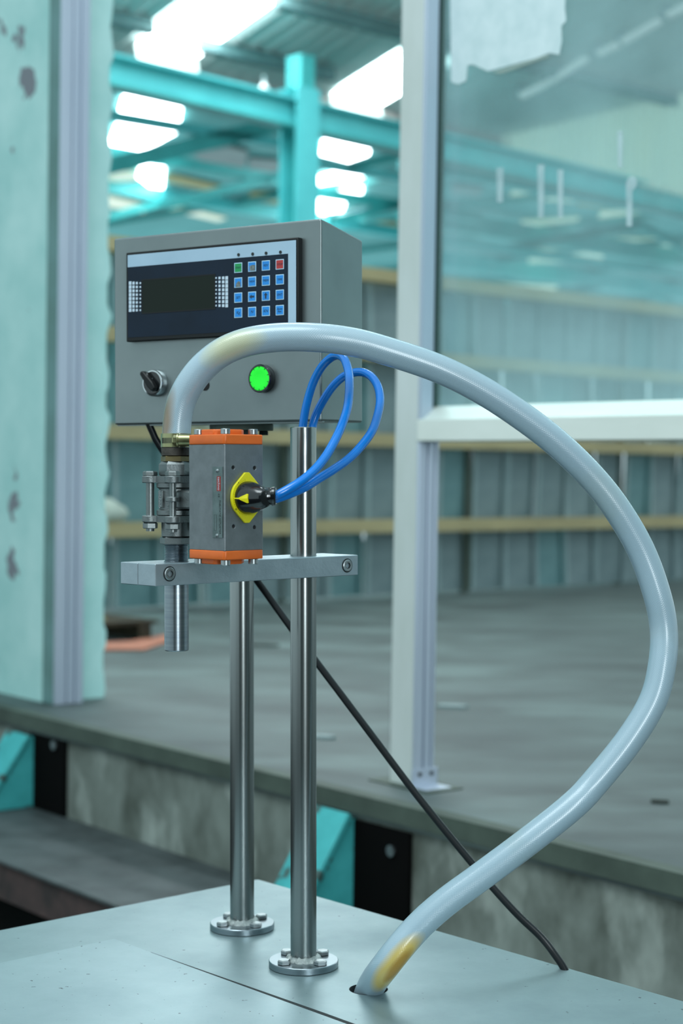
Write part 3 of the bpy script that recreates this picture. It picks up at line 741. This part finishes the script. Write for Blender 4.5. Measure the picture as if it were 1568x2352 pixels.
rod_top = mpt(696, 981, rodM.y).z
make_post(rodM, rod_top, 'nearer polished steel post with blue tubes entering its open top', R(42), True)
box_bot = mpt(555, 966, backM.y).z
make_post(backM, box_bot - .016, 'farther polished steel post carrying the control box', R(38), False)

# ---- clamp bar
def bh(px, py, axis, val): return hit(BF, px, py, axis, val)
bw2 = .0395
xL = bh(356.5, 1320, 1, -bw2).x; xR = bh(822, 1300, 1, -bw2).x
zt = bh(356.5, 1296, 1, -bw2).z; zbm = bh(356.5, 1347, 1, -bw2).z
print('bar', xL, xR, zt - zbm)
BA = thing('clamp_bar', BF, 'split aluminium clamp bar joining the nozzle to the front steel post', 'bar')
pipeR = 56 / 2 / FPX * 2.394
for (y0, y1) in ((-bw2, -.0004), (.0004, bw2)):
    h = part('bar_half', MB().box(xL, xR, y0, y1, zbm, zt), 'bar_aluminium', BA)
    cut(h, [MB().cyl(pipeR + .0003, zbm - .1, zt + .1, 40), MB().cyl(RR + .0003, zbm - .1, zt + .1, 40, T(rod_x, 0, 0))])
    bv = h.modifiers.new('bevel', 'BEVEL'); bv.width = .0008; bv.segments = 1; bv.limit_method = 'ANGLE'; bv.angle_limit = R(60)
for px, py in ((389, 1318), (797, 1299)):
    c = bh(px, py, 1, -bw2)
    M = T(c.x, -bw2, c.z) @ RX90
    sc = part('socket_screw', MB().lathe([(.0088, -.002), (.0088, .0012), (.0078, .0020), (.0048, .0020)], 28, M, False), 'bolt_steel', BA, smooth=35)
    sk2 = MB().lathe([(.0048, .0020), (.0046, -.001)], 6, M, False).lathe([(.0046, -.0008), (.0002, -.0008)], 6, M, False)
    part('socket', sk2, 'seam_dark', sc)
    part('counterbore', MB().lathe([(.0104, .0003), (.0088, .0003)], 28, M, False), 'seam_dark', sc)

# ---- nozzle pipe with its thread
zN = bh(405, 1494, 1, 0).z
def vz(py): return bh(405, py, 1, 0).z
NZ = thing('nozzle_pipe', BF @ T(0, 0, zN), 'turned steel dispensing nozzle hanging below the clamp bar', 'nozzle')
part('pipe', MB().lathe([(pipeR - .004, .06), (pipeR - .004, 0), (pipeR - .0012, 0), (pipeR, .0012), (pipeR, zbm - zN + .001), (pipeR - .0005, zt - zN - .001)], 48), 'turned_steel', NZ, smooth=35)
tp = []; z = zt - zN - .0005; ztop_n = vz(1249) - zN
while z < ztop_n:
    tp += [(pipeR - .0012, z), (pipeR + .0001, z + .0008)]; z += .0021
tp.append((pipeR - .0012, ztop_n))
part('screw_thread', MB().lathe(tp, 40), 'turned_steel', NZ, smooth=20)

# ---- ball valve
VZ0 = vz(1250)
VA = thing('ball_valve', BF @ T(0, 0, VZ0), 'cast steel three piece ball valve with long bolts above the clamp bar', 'valve')
def vv(py): return vz(py) - VZ0
pxm = 2.394 / FPX
part('lower_nut', hexhead(.0232, 0, vv(1231), None, R(10)), 'cast_steel', VA, smooth=20)
part('lower_end', MB().lathe([(.0205, vv(1231)), (.0205, vv(1196))], 40), 'cast_steel', VA, smooth=30)
eo = .0255
def ear_plate(z0, z1, name):
    b = MB()
    b.prism([(-eo, -.012), (-.014, -eo), (.014, -eo), (eo, -.012), (eo, .012), (.014, eo), (-.014, eo), (-eo, .012)], z0, z1)
    for sx in (-1, 1):
        for sy in (-1, 1):
            b.cyl(.0112, z0, z1, 24, T(sx * eo, sy * eo, 0), .001)
            M = T(sx * eo * .5, sy * eo * .5, 0) @ Matrix.Rotation(math.atan2(sy, sx), 4, 'Z')
            b.box(-.02, .017, -.0095, .0095, z0 + .0004, z1 - .0004, M)
    part(name, b, 'cast_steel', VA, smooth=30)
ear_plate(vv(1199), vv(1184), 'lower_flange'); ear_plate(vv(1109), vv(1093), 'upper_flange')
part('valve_body', MB().lathe([(.024, vv(1184)), (.027, vv(1182)), (.027, vv(1172)), (.0235, vv(1169)), (.0235, vv(1123)), (.027, vv(1119)), (.027, vv(1110)), (.024, vv(1109))], 40), 'cast_steel', VA, smooth=35)
# embossed pad and lettering on the body, facing the camera-left side
an = math.atan2(-(.0 + .45), -.9)
padM = T(0, 0, 0) @ Matrix.Rotation(R(-90 - 45 - 25), 4, 'Z')
part('name_pad', MB().box(.019, .0262, -.0052, .0052, vv(1165), vv(1127), Matrix.Rotation(R(176), 4, 'Z')), 'cast_steel', VA, bevel=.0006)
lt = part('lettering', text_mesh('techno', .0088, .0003), 'bolt_steel', VA)
LM_ = Matrix.Rotation(R(176), 4, 'Z') @ T(.0264, 0, vv(1146)) @ Matrix.Rotation(R(90), 4, 'Y') @ Matrix.Rotation(R(90), 4, 'Z')
lt.matrix_local = Matrix.Rotation(R(176), 4, 'Z') @ T(.0264, 0, vv(1146)) @ Matrix(((0, 0, 1, 0), (0, 1, 0, 0), (-1, 0, 0, 0), (0, 0, 0, 1)))
for sx in (-1, 1):
    for sy in (-1, 1):
        M = T(sx * eo, sy * eo, 0)
        bo = part('long_bolt', MB().cyl(.0046 if (sx, sy) == (-1, -1) else .0058, vv(1186), vv(1108), 20, M), 'valve_bolt', VA, smooth=30)
        part('bolt_head', hexhead(.0102, vv(1093), vv(1082), M, .35), 'valve_bolt', bo, smooth=20)
        part('nut', hexhead(.0104, vv(1214) , vv(1199), M, .6), 'valve_bolt', bo, smooth=20)
        part('bolt_end', MB().cyl(.0058, vv(1220), vv(1214), 16, M), 'valve_bolt', bo, smooth=20)
        if (sx, sy) == (-1, -1): part('collar', MB().cyl(.0098, vv(1151), vv(1140), 24, M, .0008), 'valve_bolt', bo, smooth=30)
part('upper_hex', hexhead(.0238, vv(1094), vv(1059), None, R(20)), 'cast_steel', VA, smooth=20)
part('hose_barb_hex', hexhead(.0215, vv(1061), vv(1045), None, R(10)), 'brass_old', VA, smooth=20, label='tarnished brass hexagon')
part('stem_pad', MB().box(-.017, .017, -.058, -.02, vv(1168), vv(1126)), 'cast_steel', VA, bevel=.003)

# ---- actuator
AC = thing('pneumatic_actuator', BF @ T(0, -.106, vz(1290)), 'grey pneumatic valve actuator with orange end caps and a yellow dial', 'actuator')
AF = AC.matrix_world.copy() if False else BF @ T(0, -.106, vz(1290))
def ah(px, py, axis, val): return hit(AF, px, py, axis, val)
hx, hy = .0335, .038
cc = ah(515, 1143, 1, -hy).x                                      # shift so the front edge falls on pixel 515
ox = cc + hx
def az(py): return ah(515, py, 1, -hy).z
zc0, zc1, zb0, zb1 = az(1287), az(1266), az(1266), az(1020)
zt0, zt1 = az(1020), az(997)
ch = .004
def octo(g=0.): 
    X, Y, c = hx + g, hy + g, ch
    return [(ox + x, y) for x, y in ((-X + c, -Y), (X - c, -Y), (X, -Y + c), (X, Y - c), (X - c, Y), (-X + c, Y), (-X, Y - c), (-X, -Y + c))]
ch = .0012
body = part('body', MB().prism(octo(-.0003), zb0, zb1), 'actuator_grey', AC)
holes = []
for px, py in ((536, 1074), (585, 1075), (537, 1209), (585, 1211)):
    c = ah(px, py, 1, -hy); holes.append(MB().cyl(.0027, -.012, .02, 16, T(c.x, -hy, c.z) @ RX90))
cut(body, holes); 
bv = body.modifiers.new('bevel', 'BEVEL'); bv.width = .0005; bv.segments = 1; bv.limit_method = 'ANGLE'; bv.angle_limit = R(40)
ch = .003
for nm, z0, z1, s in (('end_cap', zc0, zc1, -1), ('end_cap', zt0, zt1, 1)):
    cp = part(nm, MB().prism(octo(.0004), z0, z1), 'orange_paint', AC, bevel=.0014)
    zf = z1 if s > 0 else z0
    part('raised_boss', MB().prism([(ox - .026, -.006), (ox - .010, -.021), (ox + .010, -.021), (ox + .026, -.006), (ox + .026, .02), (ox - .026, .02)], *sorted((zf - s * .001, zf + s * .007))), 'orange_paint', cp, bevel=.0014)
    for sx in (-1, 1):
        for sy in (-1, 1):
            M = T(ox + sx * (hx - .010), sy * (hy - .010), 0)
            part('cap_screw', MB().cyl(.0064, *sorted((zf, zf + s * .0075)), 24, M, .0007), 'bolt_steel', cp, smooth=30)
# dial and black cap on the right-hand face
dc = ah(563.5, 1143, 1, -hy)
DM = T(dc.x, -hy, dc.z) @ RX90                                    # local z points out of the face, local y is up
dp = []
for k in range(48):
    a = 2 * math.pi * k / 48; r = .0266
    dp.append((r * math.cos(a), r * math.sin(a)))
tip = .0332
dp = [p for p in dp if abs(p[1]) < .0185] 
rt = sorted([p for p in dp if p[0] > 0], key=lambda p: p[1]); lf = sorted([p for p in dp if p[0] < 0], key=lambda p: -p[1])
poly = rt + [(.0035, tip), (-.0035, tip)] + lf + [(-.0035, -tip), (.0035, -tip)]
dl = part('dial', MB().prism(poly, .0004, .0042, DM), 'yellow_plastic', AC, bevel=.0006)
tk = MB()
for k in range(25):
    a = R(100 + k * 6.8); r0 = .0228; r1 = .0238 + (.001 if k % 5 == 0 else 0)
    tk.box(r0, r1, -.00012, .00012, .0042, .0044, DM @ Matrix.Rotation(a, 4, 'Z'))
part('scale_marks', tk, 'ink_dark', dl)
for tx, a in (('0', 128), ('90', 218)):
    l_ = part('lettering', text_mesh(tx, .0032, .0001), 'ink_dark', dl); l_.matrix_local = DM @ T(.0249 * math.cos(R(a)), .0249 * math.sin(R(a)), .0043)
cap = part('indicator_cap', MB().lathe([(.0218, .0042), (.0218, .0085), (.0210, .012), (.0160, .030), (.0135, .037), (.0118, .041), (.010, .0425), (.0005, .043)], 48, DM), 'black_gloss', AC, smooth=35)
def cone_r(z): return .0218 if z < .0085 else .0218 - (z - .0085) * (.0218 - .0160) / (.030 - .0085)
pt = MB(); rows_ = [(.0046, .0007), (.013, .0009), (.0155, .0022), (.0245, .0060), (.0262, .0056)]
for z, hw in rows_:
    for lift in (.0003, .0016):
        for y in (-hw, 0., hw): pt.v.append(DM @ Vector((-math.sqrt(cone_r(z) ** 2 - (y - .0006) ** 2) - lift, y - .0006, z)))
for i in range(len(rows_) - 1):
    a = i * 6; b = a + 6
    for k in (0, 1): pt.f += [(a + 3 + k, a + 4 + k, b + 4 + k, b + 3 + k), (a + k, b + k, b + 1 + k, a + 1 + k)]
    pt.f += [(a, a + 3, b + 3, b), (a + 2, b + 2, b + 5, a + 5)]
pt.f += [(0, 1, 4, 3), (1, 2, 5, 4), (24, 27, 28, 25), (25, 28, 29, 26)]
part('pointer', pt, 'yellow_plastic', cap)
# gland with the tubes: leaves the cap to the right
gl0 = DM @ Vector((.0035, .0012, .0285))
gdir = Vector((.70, -.70, .06)).normalized()
GM = frame(gl0, gdir); GM = GM @ Matrix.Rotation(R(90), 4, 'Y')
gn = part('gland', MB().lathe([(.0122, -.004), (.0122, .0105), (.0116, .0115), (.0116, .0130), (.0128, .0138), (.0128, .0172), (.0112, .0190), (.004, .0190)], 36, GM), 'black_gloss', AC, smooth=35)
part('gland_mark', MB().box(-.0015, .006, -.0127, -.0112, .003, .0072, GM @ Matrix.Rotation(R(-42), 4, 'Z')), 'white_print', gn)
gland_tip = AF @ (GM @ Vector((0, 0, .0175)))
# nameplate on the left-hand face (local -x side)
nx0 = ox - hx
n1 = ah(489, 1072, 0, nx0); n2 = ah(512, 1236, 0, nx0)
NPm = part('nameplate', MB().box(nx0 - .0009, nx0 - .0001, min(n1.y, n2.y), max(n1.y, n2.y), n2.z, n1.z), 'plate_silver', AC, bevel=.0003)
def np_text(txt, size, px, py, m, sc=1.):
    p = ah(px, py, 0, nx0)
    l_ = part('lettering', text_mesh(txt, size, .00008), m, NPm)
    # face looks along -x; letters read downwards
    l_.matrix_local = Matrix(((0, 0, -1, nx0 - .0011), (0, -1, 0, p.y), (-1, 0, 0, p.z), (0, 0, 0, 1))) @ Matrix.Diagonal((sc, 1, 1, 1))
r1 = ah(499, 1094, 0, nx0); r2 = ah(508, 1128, 0, nx0)
part('red_field', MB().box(nx0 - .0011, nx0 - .0008, min(r1.y, r2.y), max(r1.y, r2.y), r2.z, r1.z), 'plate_red', NPm)
np_text('techno', .0062, 503.5, 1111, 'white_print')
np_text('CE', .0040, 503.5, 1138, 'plate_ink')
np_text('PNEUMATIC ACTUATOR', .0042, 506, 1188, 'plate_ink', .95)
fr1 = ah(493, 1182, 0, nx0); fr2 = ah(498.5, 1219, 0, nx0)
fmb = MB()
ya_, yb_ = sorted((fr1.y, fr2.y))
for (a, b, c, d) in ((ya_, ya_ + .0003, fr2.z, fr1.z), (yb_ - .0003, yb_, fr2.z, fr1.z), (ya_, yb_, fr2.z, fr2.z + .0003), (ya_, yb_, fr1.z - .0003, fr1.z)): fmb.box(nx0 - .0011, nx0 - .0008, a, b, c, d)
part('printed_box', fmb, 'plate_ink', NPm)
for px, py in ((500.5, 1081), (499.5, 1230)):
    c = ah(px, py, 0, nx0)
    part('rivet', MB().lathe([(.0026, 0), (.0022, .0012), (.001, .0018), (.0001, .0019)], 16, T(nx0 - .0009, c.y, c.z) @ Matrix.Rotation(R(-90), 4, 'Y')), 'bolt_steel', NPm, smooth=40)
# mounting bracket between actuator and valve
br = MB()
zbr0, zbr1 = az(1199), az(1089)
part('mounting_bracket', br.box(ox - .026, ox + .026, hy + .0005, hy + .0045, zbr0, zbr1), 'brushed_steel', AC, bevel=.002)
part('output_shaft', MB().cyl(.009, hy + .0045, .09, 24, T(ox, 0, (zbr0 + zbr1) / 2) @ RXM90), 'turned_steel', AC, smooth=30)

# ---- control box
Aang = math.atan2(4000, 5951)
EX = Vector((math.cos(Aang), -math.sin(Aang), 0))
KFm = frame((backM.x, backM.y, box_bot), EX); KF = XM @ KFm
def kh(px, py, axis=1, val=None): return hit(KF, px, py, axis, FY if val is None else val)
FY = -.065; FYB = FY
xl_, xr_ = kh(261.5, 750).x, kh(737, 740).x
zt_l, zt_r = kh(262, 541).z, kh(739, 509).z
zk1 = (zt_l + zt_r) / 2; zk0 = kh(735, 967).z
sd = kh(833, 760, 0, xr_).y
zbk = kh(835, 553, 0, xr_).z
print('box', xl_, xr_, 'z', zk0, zk1, zt_l, zt_r, 'depth', sd - FY, 'back z', zbk)
KB = thing('control_box', KF, 'brushed steel control box with keypad display, on the farther post', 'control box')
bm_ = MB(); MXk = Matrix(((0, 0, 1, 0), (1, 0, 0, 0), (0, 1, 0, 0), (0, 0, 0, 1)))
bm_.prism([(FY, zk0), (sd, zk0), (sd, zbk), (FY + .004, zk1), (FY, zk1)], xl_, xr_, MXk)
part('enclosure', bm_, 'box_steel', KB, bevel=.0035, seg=5)
part('door_lip', MB().box(xl_ + .002, xr_ - .002, FY + .006, FY + .012, zk0 - .002, zk0 + .002), 'brushed_steel', KB)
fg = part('mount_flange', MB().cyl(.0505, -.016, zk0 - .0005, 48, None, .0008), 'dark_green_grey', KB, smooth=30, label='dark round mounting flange')
for k in range(4):
    a = R(45 + 90 * k + 10); part('flange_bolt', hexhead(.008, -.023, -.016, T(.037 * math.cos(a), .037 * math.sin(a), 0)), 'seam_dark', fg)
cg = kh(345, 968); 
# panel
TH = .011
def kp(px, py): return kh(px, py, 1, FY - TH)
tl, tr_, bl_ = kp(291, 574.5), kp(684.5, 551), kp(288, 785.5)
X0, X1 = (tl.x + bl_.x) / 2, tr_.x; Z1, Z0 = (tl.z + tr_.z) / 2, bl_.z
print('panel', X0, X1, Z0, Z1, 'skew', tl.z - tr_.z)
CPn = part('control_panel', MB().box(X0, X1, FY - TH, FY, Z0, Z1), 'black_plastic', KB, bevel=.0015, label='black framed keypad and display panel')
skew = tl.z - tr_.z
def kq(px, py):
    """pixel to panel coordinates"""
    p = kp(px, py); return p.x, p.z
fy = FY - TH
def plate(name, x0, x1, z0, z1, m, d0, d1, par=CPn, bevel=0., label=None):
    return part(name, MB().box(x0, x1, fy - d1, fy - d0, z0, z1), m, par, bevel=bevel, label=label)
b_ = .0042
plate('overlay', X0 + b_, X1 - b_ * .8, Z0 + b_ * 1.6, Z1 - b_, 'panel_navy', .0001, .0006)
ztop = kq(296.5, 610)[1]; zr = kq(662, 587)[1]; zw = (ztop + zr) / 2
xr2 = kq(662.3, 600)[0]
plate('white_band', X0 + b_, X1 - b_ * .8, zw, Z1 - b_, 'panel_white', .0006, .0009)
plate('white_band', xr2, X1 - b_ * .8, Z0 + b_ * 1.6, zw, 'panel_white', .0006, .0009)
d0 = kq(328, 643); d1 = kq(493, 709); dx0, dz1 = d0; dx1, dz0 = d1
dz1 = (kq(328, 643)[1] + kq(493, 634)[1]) / 2; dz0 = (kq(328, 717)[1] + kq(493, 709)[1]) / 2
sf = MB()
for (a, b, c, d) in ((dx0 - .002, dx0, dz0 - .002, dz1 + .002), (dx1, dx1 + .002, dz0 - .002, dz1 + .002), (dx0, dx1, dz0 - .002, dz0), (dx0, dx1, dz1, dz1 + .002)): sf.box(a, b, fy - .0010, fy - .0006, c, d)
part('screen_frame', sf, 'black_plastic', CPn)
plate('screen', dx0, dx1, dz0, dz1, 'screen_green', .0005, .0008)
for px, py in ((548.8, 585.2), (581.2, 583.6), (612, 581.6), (644.9, 579.3)):
    c = kq(px, py); part('indicator_led', MB().cyl(.0024, .0, .0012, 20, T(c[0], fy - .0006, c[1]) @ RX90), 'seam_dark', CPn)
# dot columns either side of the screen: one printed piece each column
def dots(pxs, pya, pyb, sizes):
    for px, s in zip(pxs, sizes):
        b = MB()
        for k in range(8):
            c = kq(px, pya + (pyb - pya) * k / 7); b.box(c[0] - s / 2, c[0] + s / 2, fy - .0008, fy - .0005, c[1] - s / 2, c[1] + s / 2)
        part('printed_squares', b, 'white_print', CPn)
dots((299.5, 307.2, 314.8, 322.7), 650.3, 712.5, (.0054, .0046, .0040, .0029))
dots((496.7, 504.6, 513, 521), 638.5, 702, (.0026, .0040, .0045, .0053))
KS = .0152
xs = (547.6, 579.4, 611, 643); rows = ((614.5, 612.3, 610, 608), (648.5, 646.5, 644.8, 643), (683, 681.2, 679.5, 678), (717.5, 716.2, 715, 713.3))
txts = (('START', None, 'REV', 'STOP'), (None, 'VIEW', 'MEM', 'TIME'), ('SET', '<', '^', 'ENT'), ('Kg', 'N', 'KN', 'Auto\nRec'))
for r_ in range(4):
    zc = sum(kq(xs[c], rows[r_][c])[1] for c in range(4)) / 4
    for c in range(4):
        x = kq(xs[c], rows[r_][c])[0]; tx = txts[r_][c]
        m = 'key_green' if (r_, c) == (0, 0) else 'key_red' if (r_, c) == (0, 3) else 'key_blue'
        k = plate('key', x - KS / 2, x + KS / 2, zc - KS / 2, zc + KS / 2, 'key_frame', .0006, .0009, bevel=.0004)
        e = .0012
        part('key_field', MB().box(x - KS / 2 + e, x + KS / 2 - e, fy - .0011, fy - .0008, zc - KS / 2 + e, zc + KS / 2 - e), m, k)
        if tx is None:
            pl = [(-.0045, -.0064), (-.0035, -.001), (.0005, .0022), (.0042, .001), (.0050, -.0064)] if r_ else [(-.004, -.006), (-.0045, .001), (.001, .0025), (.006, .002), (.006, -.0065)]
            part('worn_patch', MB().prism(pl, .0010, .0013, T(x, fy, zc) @ RX90), 'worn_grey', k, label='worn away grey patch')
        elif tx in '<^':
            a = [(-.0048, 0), (-.0008, .0034), (-.0008, .0014), (.0042, .0014), (.0042, -.0014), (-.0008, -.0014), (-.0008, -.0034)]
            if tx == '^': a = [(y, -x_) for x_, y in a]
            part('arrow_mark', MB().prism(a, .0010, .0013, T(x, fy, zc) @ RX90), 'key_ink', k)
        else:
            l_ = part('lettering', text_mesh(tx, {1: .0062, 2: .0062, 3: .0050, 4: .0043, 5: .0040}.get(len(tx), .0048), .0001, .18), 'key_ink', k)
            l_.matrix_local = T(x, fy - .0012, zc) @ RX90
# selector switch
def kfeat(px, py): p = kh(px, py); return T(p.x, FY, p.z) @ RX90
sM = kfeat(361, 880)
SW = part('selector_switch', MB().lathe([(.0205, 0), (.0215, .001), (.0215, .010), (.0200, .0125), (.0178, .0130), (.0172, .011)], 44, sM, False), 'chrome', KB, smooth=35, label='chrome ringed black rotary selector')
part('switch_face', MB().lathe([(.0176, .009), (.0174, .0128), (.0005, .0132)], 40, sM), 'black_gloss', SW, smooth=35)
kM = sM @ T(0, 0, .0126) @ Matrix.Rotation(R(-48), 4, 'Z')
part('knob_lever', MB().prism([(-.0215, -.0042), (-.0240, .0), (-.0215, .0042), (.004, .0062), (.0150, .0046), (.0165, 0), (.0150, -.0046), (.004, -.0062)], 0, .0105, kM), 'black_plastic', SW, bevel=.0018)
part('knob_mark', MB().box(-.006, .0105, -.0092, -.0066, .0003, .0014, kM), 'white_print', SW)
part('knob_mark', MB().box(-.0018, .0014, .0055, .0072, .0003, .0012, sM @ T(0, 0, .0126)), 'white_print', SW)
# green push button
gM = kfeat(606, 870)
PBn = part('push_button', MB().lathe([(.0208, 0), (.0215, .001), (.0215, .011), (.0203, .0125), (.0188, .0125), (.0182, .0105)], 44, gM, False), 'black_gloss', KB, smooth=35, label='green push button in a black ring')
part('button_lens', MB().lathe([(.0184, .008), (.0183, .0118), (.0150, .0124), (.0105, .0116), (.0001, .0114)], 44, gM), 'button_green', PBn, smooth=40)
tk = MB()
for k in range(10): tk.box(.0158, .0184, -.0004, .0004, .0119, .0126, gM @ Matrix.Rotation(R(18 + 36 * k), 4, 'Z'))
part('lens_ticks', tk, 'seam_dark', PBn)
# empty drilled hole beside the hose
hM = kfeat(471, 885)
part('blank_hole', MB().cyl(.0085, .0, .0008, 28, hM), 'hole_dark', KB, label='dark empty switch hole')

# ---- hose
HP_ = [(405, 1036, 2.394), (405, 1000, 2.394), (408, 960, 2.394), (418, 918, 2.393), (440, 876, 2.39), (472, 838, 2.388), (515, 806, 2.384), (570, 785, 2.38), (640, 775, 2.38), (720, 775, 2.38),
       (800, 784, 2.385), (880, 804, 2.39), (1005, 846, 2.40), (1104, 895, 2.41), (1191, 951, 2.42), (1275, 1015, 2.43), (1354, 1091, 2.44), (1417, 1170, 2.445), (1472, 1265, 2.45),
       (1509, 1368, 2.45), (1524, 1450, 2.45), (1520, 1526, 2.44), (1499, 1609, 2.43), (1446, 1698, 2.42), (1366, 1797, 2.41), (1312, 1853, 2.40), (1205, 1938, 2.39), (1100, 2016, 2.385), (1021, 2074, 2.38), (955, 2134, 2.375), (888, 2214, 2.372), (849, 2272, 2.370)]
hpts = [XM @ mpt(*p) for p in HP_]
# scale depths so that the end lands in the hole
he = XM @ mpz(849, 2272, PZ)
hpts[-1] = he
hpts.append(he + (he - hpts[-2]).normalized() * .06 + Vector((0, 0, -.03)))
hs = catmull(hpts, 8)
Lh = sum((hs[i + 1] - hs[i]).length for i in range(len(hs) - 1))
def along(px, py):
    best = None; acc = 0.
    for i in range(len(hs) - 1):
        d = (XM.inverted() @ hs[i]) - CAM
        x = CX + FPX * d.x / d.dot(FWD); y = CY - FPX * d.dot(Vector((0, math.sin(PITCH), math.cos(PITCH)))) / d.dot(FWD)
        e = (x - px) ** 2 + (y - py) ** 2
        if best is None or e < best[0]: best = (e, acc, i)
        acc += (hs[i + 1] - hs[i]).length
    return best[1], best[2]
def around(i, side):
    """uv.x of the hose surface facing a direction at sample i"""
    Tn = [(hs[min(k + 1, len(hs) - 1)] - hs[max(k - 1, 0)]).normalized() for k in range(len(hs))]
    N_ = Tn[0].orthogonal().normalized()
    for k in range(1, i + 1): N_ = (N_ - Tn[k] * N_.dot(Tn[k])).normalized()
    B_ = Tn[i].cross(N_); s_ = Vector(side)
    return (math.atan2(s_.dot(B_), s_.dot(N_)) / (2 * math.pi)) % 1.0
a1, i1 = along(535, 800); a2, i2 = along(892, 2205); a3, i3 = along(404, 975)
HOSE_STAINS = [(a1, .05, around(i1, (.1, -1, .1)), 'c3bd82', .6), (a2, .062, around(i2, (.45, -1, -.2)), 'cfae3e', .85, .17), (a2 - .005, .028, around(i2, (.55, -1, -.4)), 'a3761c', .8, .09), (a3, .05, around(i3, (-1, -.55, 0)), '7d674c', .9, .16)]
hose_mat()
HR = 66 / 2 / FPX * 2.394
HO = thing('filling_hose', T(*hpts[0]), 'thick milky white braided hose arching from the valve to the cabinet hole', 'hose')
hb = MB().tube(hs, HR, 36, True, True)
for v in hb.v: v -= hpts[0]
part('hose_tube', hb, 'braided_hose', HO, smooth=60)
# clamp and frayed rubber end
KM = HO.matrix_world.inverted() if False else T(*(-hpts[0])) @ BF
zc_0, zc_1 = vz(1027), vz(996)
part('rubber_end', MB().lathe([(.0205, vz(1046)), (HR + .0004, vz(1042)), (HR + .0008, vz(1030)), (HR - .001, vz(1024))], 40, KM), 'rubber_brown', HO, smooth=40, label='dark brown rubber sleeve end')
cb_ = part('clamp_band', MB().lathe([(HR + .0002, zc_0), (HR + .0012, zc_0), (HR + .0012, zc_1), (HR + .0002, zc_1)], 48, KM, False), 'zinc_yellow', HO, smooth=30, label='yellow zinc worm drive clamp')
wm = KM @ Matrix.Rotation(R(-46), 4, 'Z') @ T(.0115, 0, 0)
part('worm_housing', MB().lathe([(.0082, -.013), (.0082, .004), (.0098, .0045), (.0098, .0062), (.0088, .0068)], 20, wm @ T(0, -HR - .005, (zc_0 + zc_1) / 2) @ Matrix.Rotation(R(-90), 4, 'Y') @ T(0, 0, 0)), 'zinc_yellow', cb_, smooth=35)
part('worm_screw', hexhead(.0068, .0066, .0125, wm @ T(0, -HR - .005, (zc_0 + zc_1) / 2) @ Matrix.Rotation(R(-90), 4, 'Y')), 'zinc_yellow', cb_, smooth=20)
sl = MB()
for k in range(9):
    a = R(-192 + k * 5.6); sl.box(HR + .0008, HR + .0014, -.0005, .0005, zc_0 + .005, zc_1 - .006, KM @ Matrix.Rotation(a, 4, 'Z'))
part('band_slots', sl, 'seam_dark', cb_)

# ---- blue air tubes
def air_tube(pts, label, r=.0061):
    P = [XM @ mpt(*p) for p in pts]
    o_ = P[0].copy(); b = MB().tube(catmull(P, 10), r, 18)
    for v in b.v: v -= o_
    o = part('air_tube', b, 'blue_tube', smooth=60); o.matrix_world = T(*o_)
    return props(o, label, 'tube', 'blue air tubes')
gt = XM.inverted() @ gland_tip
gd_ = (gt - CAM); gpx = CX + FPX * gd_.x / gd_.dot(FWD); gpy = CY - FPX * gd_.dot(Vector((0, math.sin(PITCH), math.cos(PITCH)))) / gd_.dot(FWD)
print('gland tip px', gpx, gpy, gt)
g0 = gt.y
def c3(x, y): return 620 + x / 4.055, 780 + y / 4.055
A_ = [(60, 1452), (200, 1376), (320, 1296), (430, 1196), (530, 1068), (620, 905), (680, 765), (722, 620), (738, 450), (732, 310), (695, 190), (640, 150), (570, 168), (480, 255), (400, 405), (340, 605), (306, 800), (302, 900)]
B_ = [(60, 1480), (200, 1430), (330, 1372), (450, 1298), (600, 1205), (730, 1112), (850, 990), (950, 850), (1002, 700), (1024, 560), (1000, 430), (930, 335), (830, 303), (700, 335), (590, 430), (500, 560), (430, 695), (398, 800), (388, 900)]
def depths(P, y0, y1, dy):
    n = len(P); out = []
    for i, p in enumerate(P):
        t = i / (n - 1); s_ = t * t * (3 - 2 * t)
        out.append((*c3(*p), y0 + (y1 - y0) * s_ + dy * math.sin(math.pi * t)))
    return out
air_tube([(gpx - 6, gpy + 0, g0 - .002)] + depths(A_, g0 + .006, rodM.y + .001, .02), 'blue air tube making the taller narrow loop into the post')
air_tube([(gpx - 6, gpy + 6, g0 + .004)] + depths(B_, g0 + .012, rodM.y + .004, .05), 'blue air tube making the lower wide loop into the post')

# ---- black cable
kcm = mpt(336, 958, 2.80)
ce = mpz(1296, 2222, PZ)
CP_ = [XM @ kcm, XM @ mpt(349, 990, 2.80), XM @ mpt(372, 1032, 2.80), XM @ mpt(470, 1172, 2.80), XM @ mpt(592, 1336, 2.80), XM @ mpt(664, 1436, 2.78), XM @ mpt(728, 1522, 2.76), XM @ mpt(850, 1684, 2.72), XM @ mpt(960, 1830, 2.68),
       XM @ mpt(1090, 1990, 2.63), XM @ mpt(1180, 2092, 2.595), XM @ mpt(1240, 2150, 2.57), XM @ mpt(1272, 2190, 2.55), XM @ mpt(1300, 2235, 2.535), XM @ mpt(1320, 2300, 2.525), XM @ mpt(1330, 2420, 2.52)]
o_ = CP_[0].copy(); b = MB().tube(catmull(CP_, 8), .0057, 16)
for v in b.v: v -= o_
cbo = part('power_cable', b, 'black_cable', smooth=60); cbo.matrix_world = T(*o_)
props(cbo, 'black cable running from the control box down past the cabinet edge', 'cable')
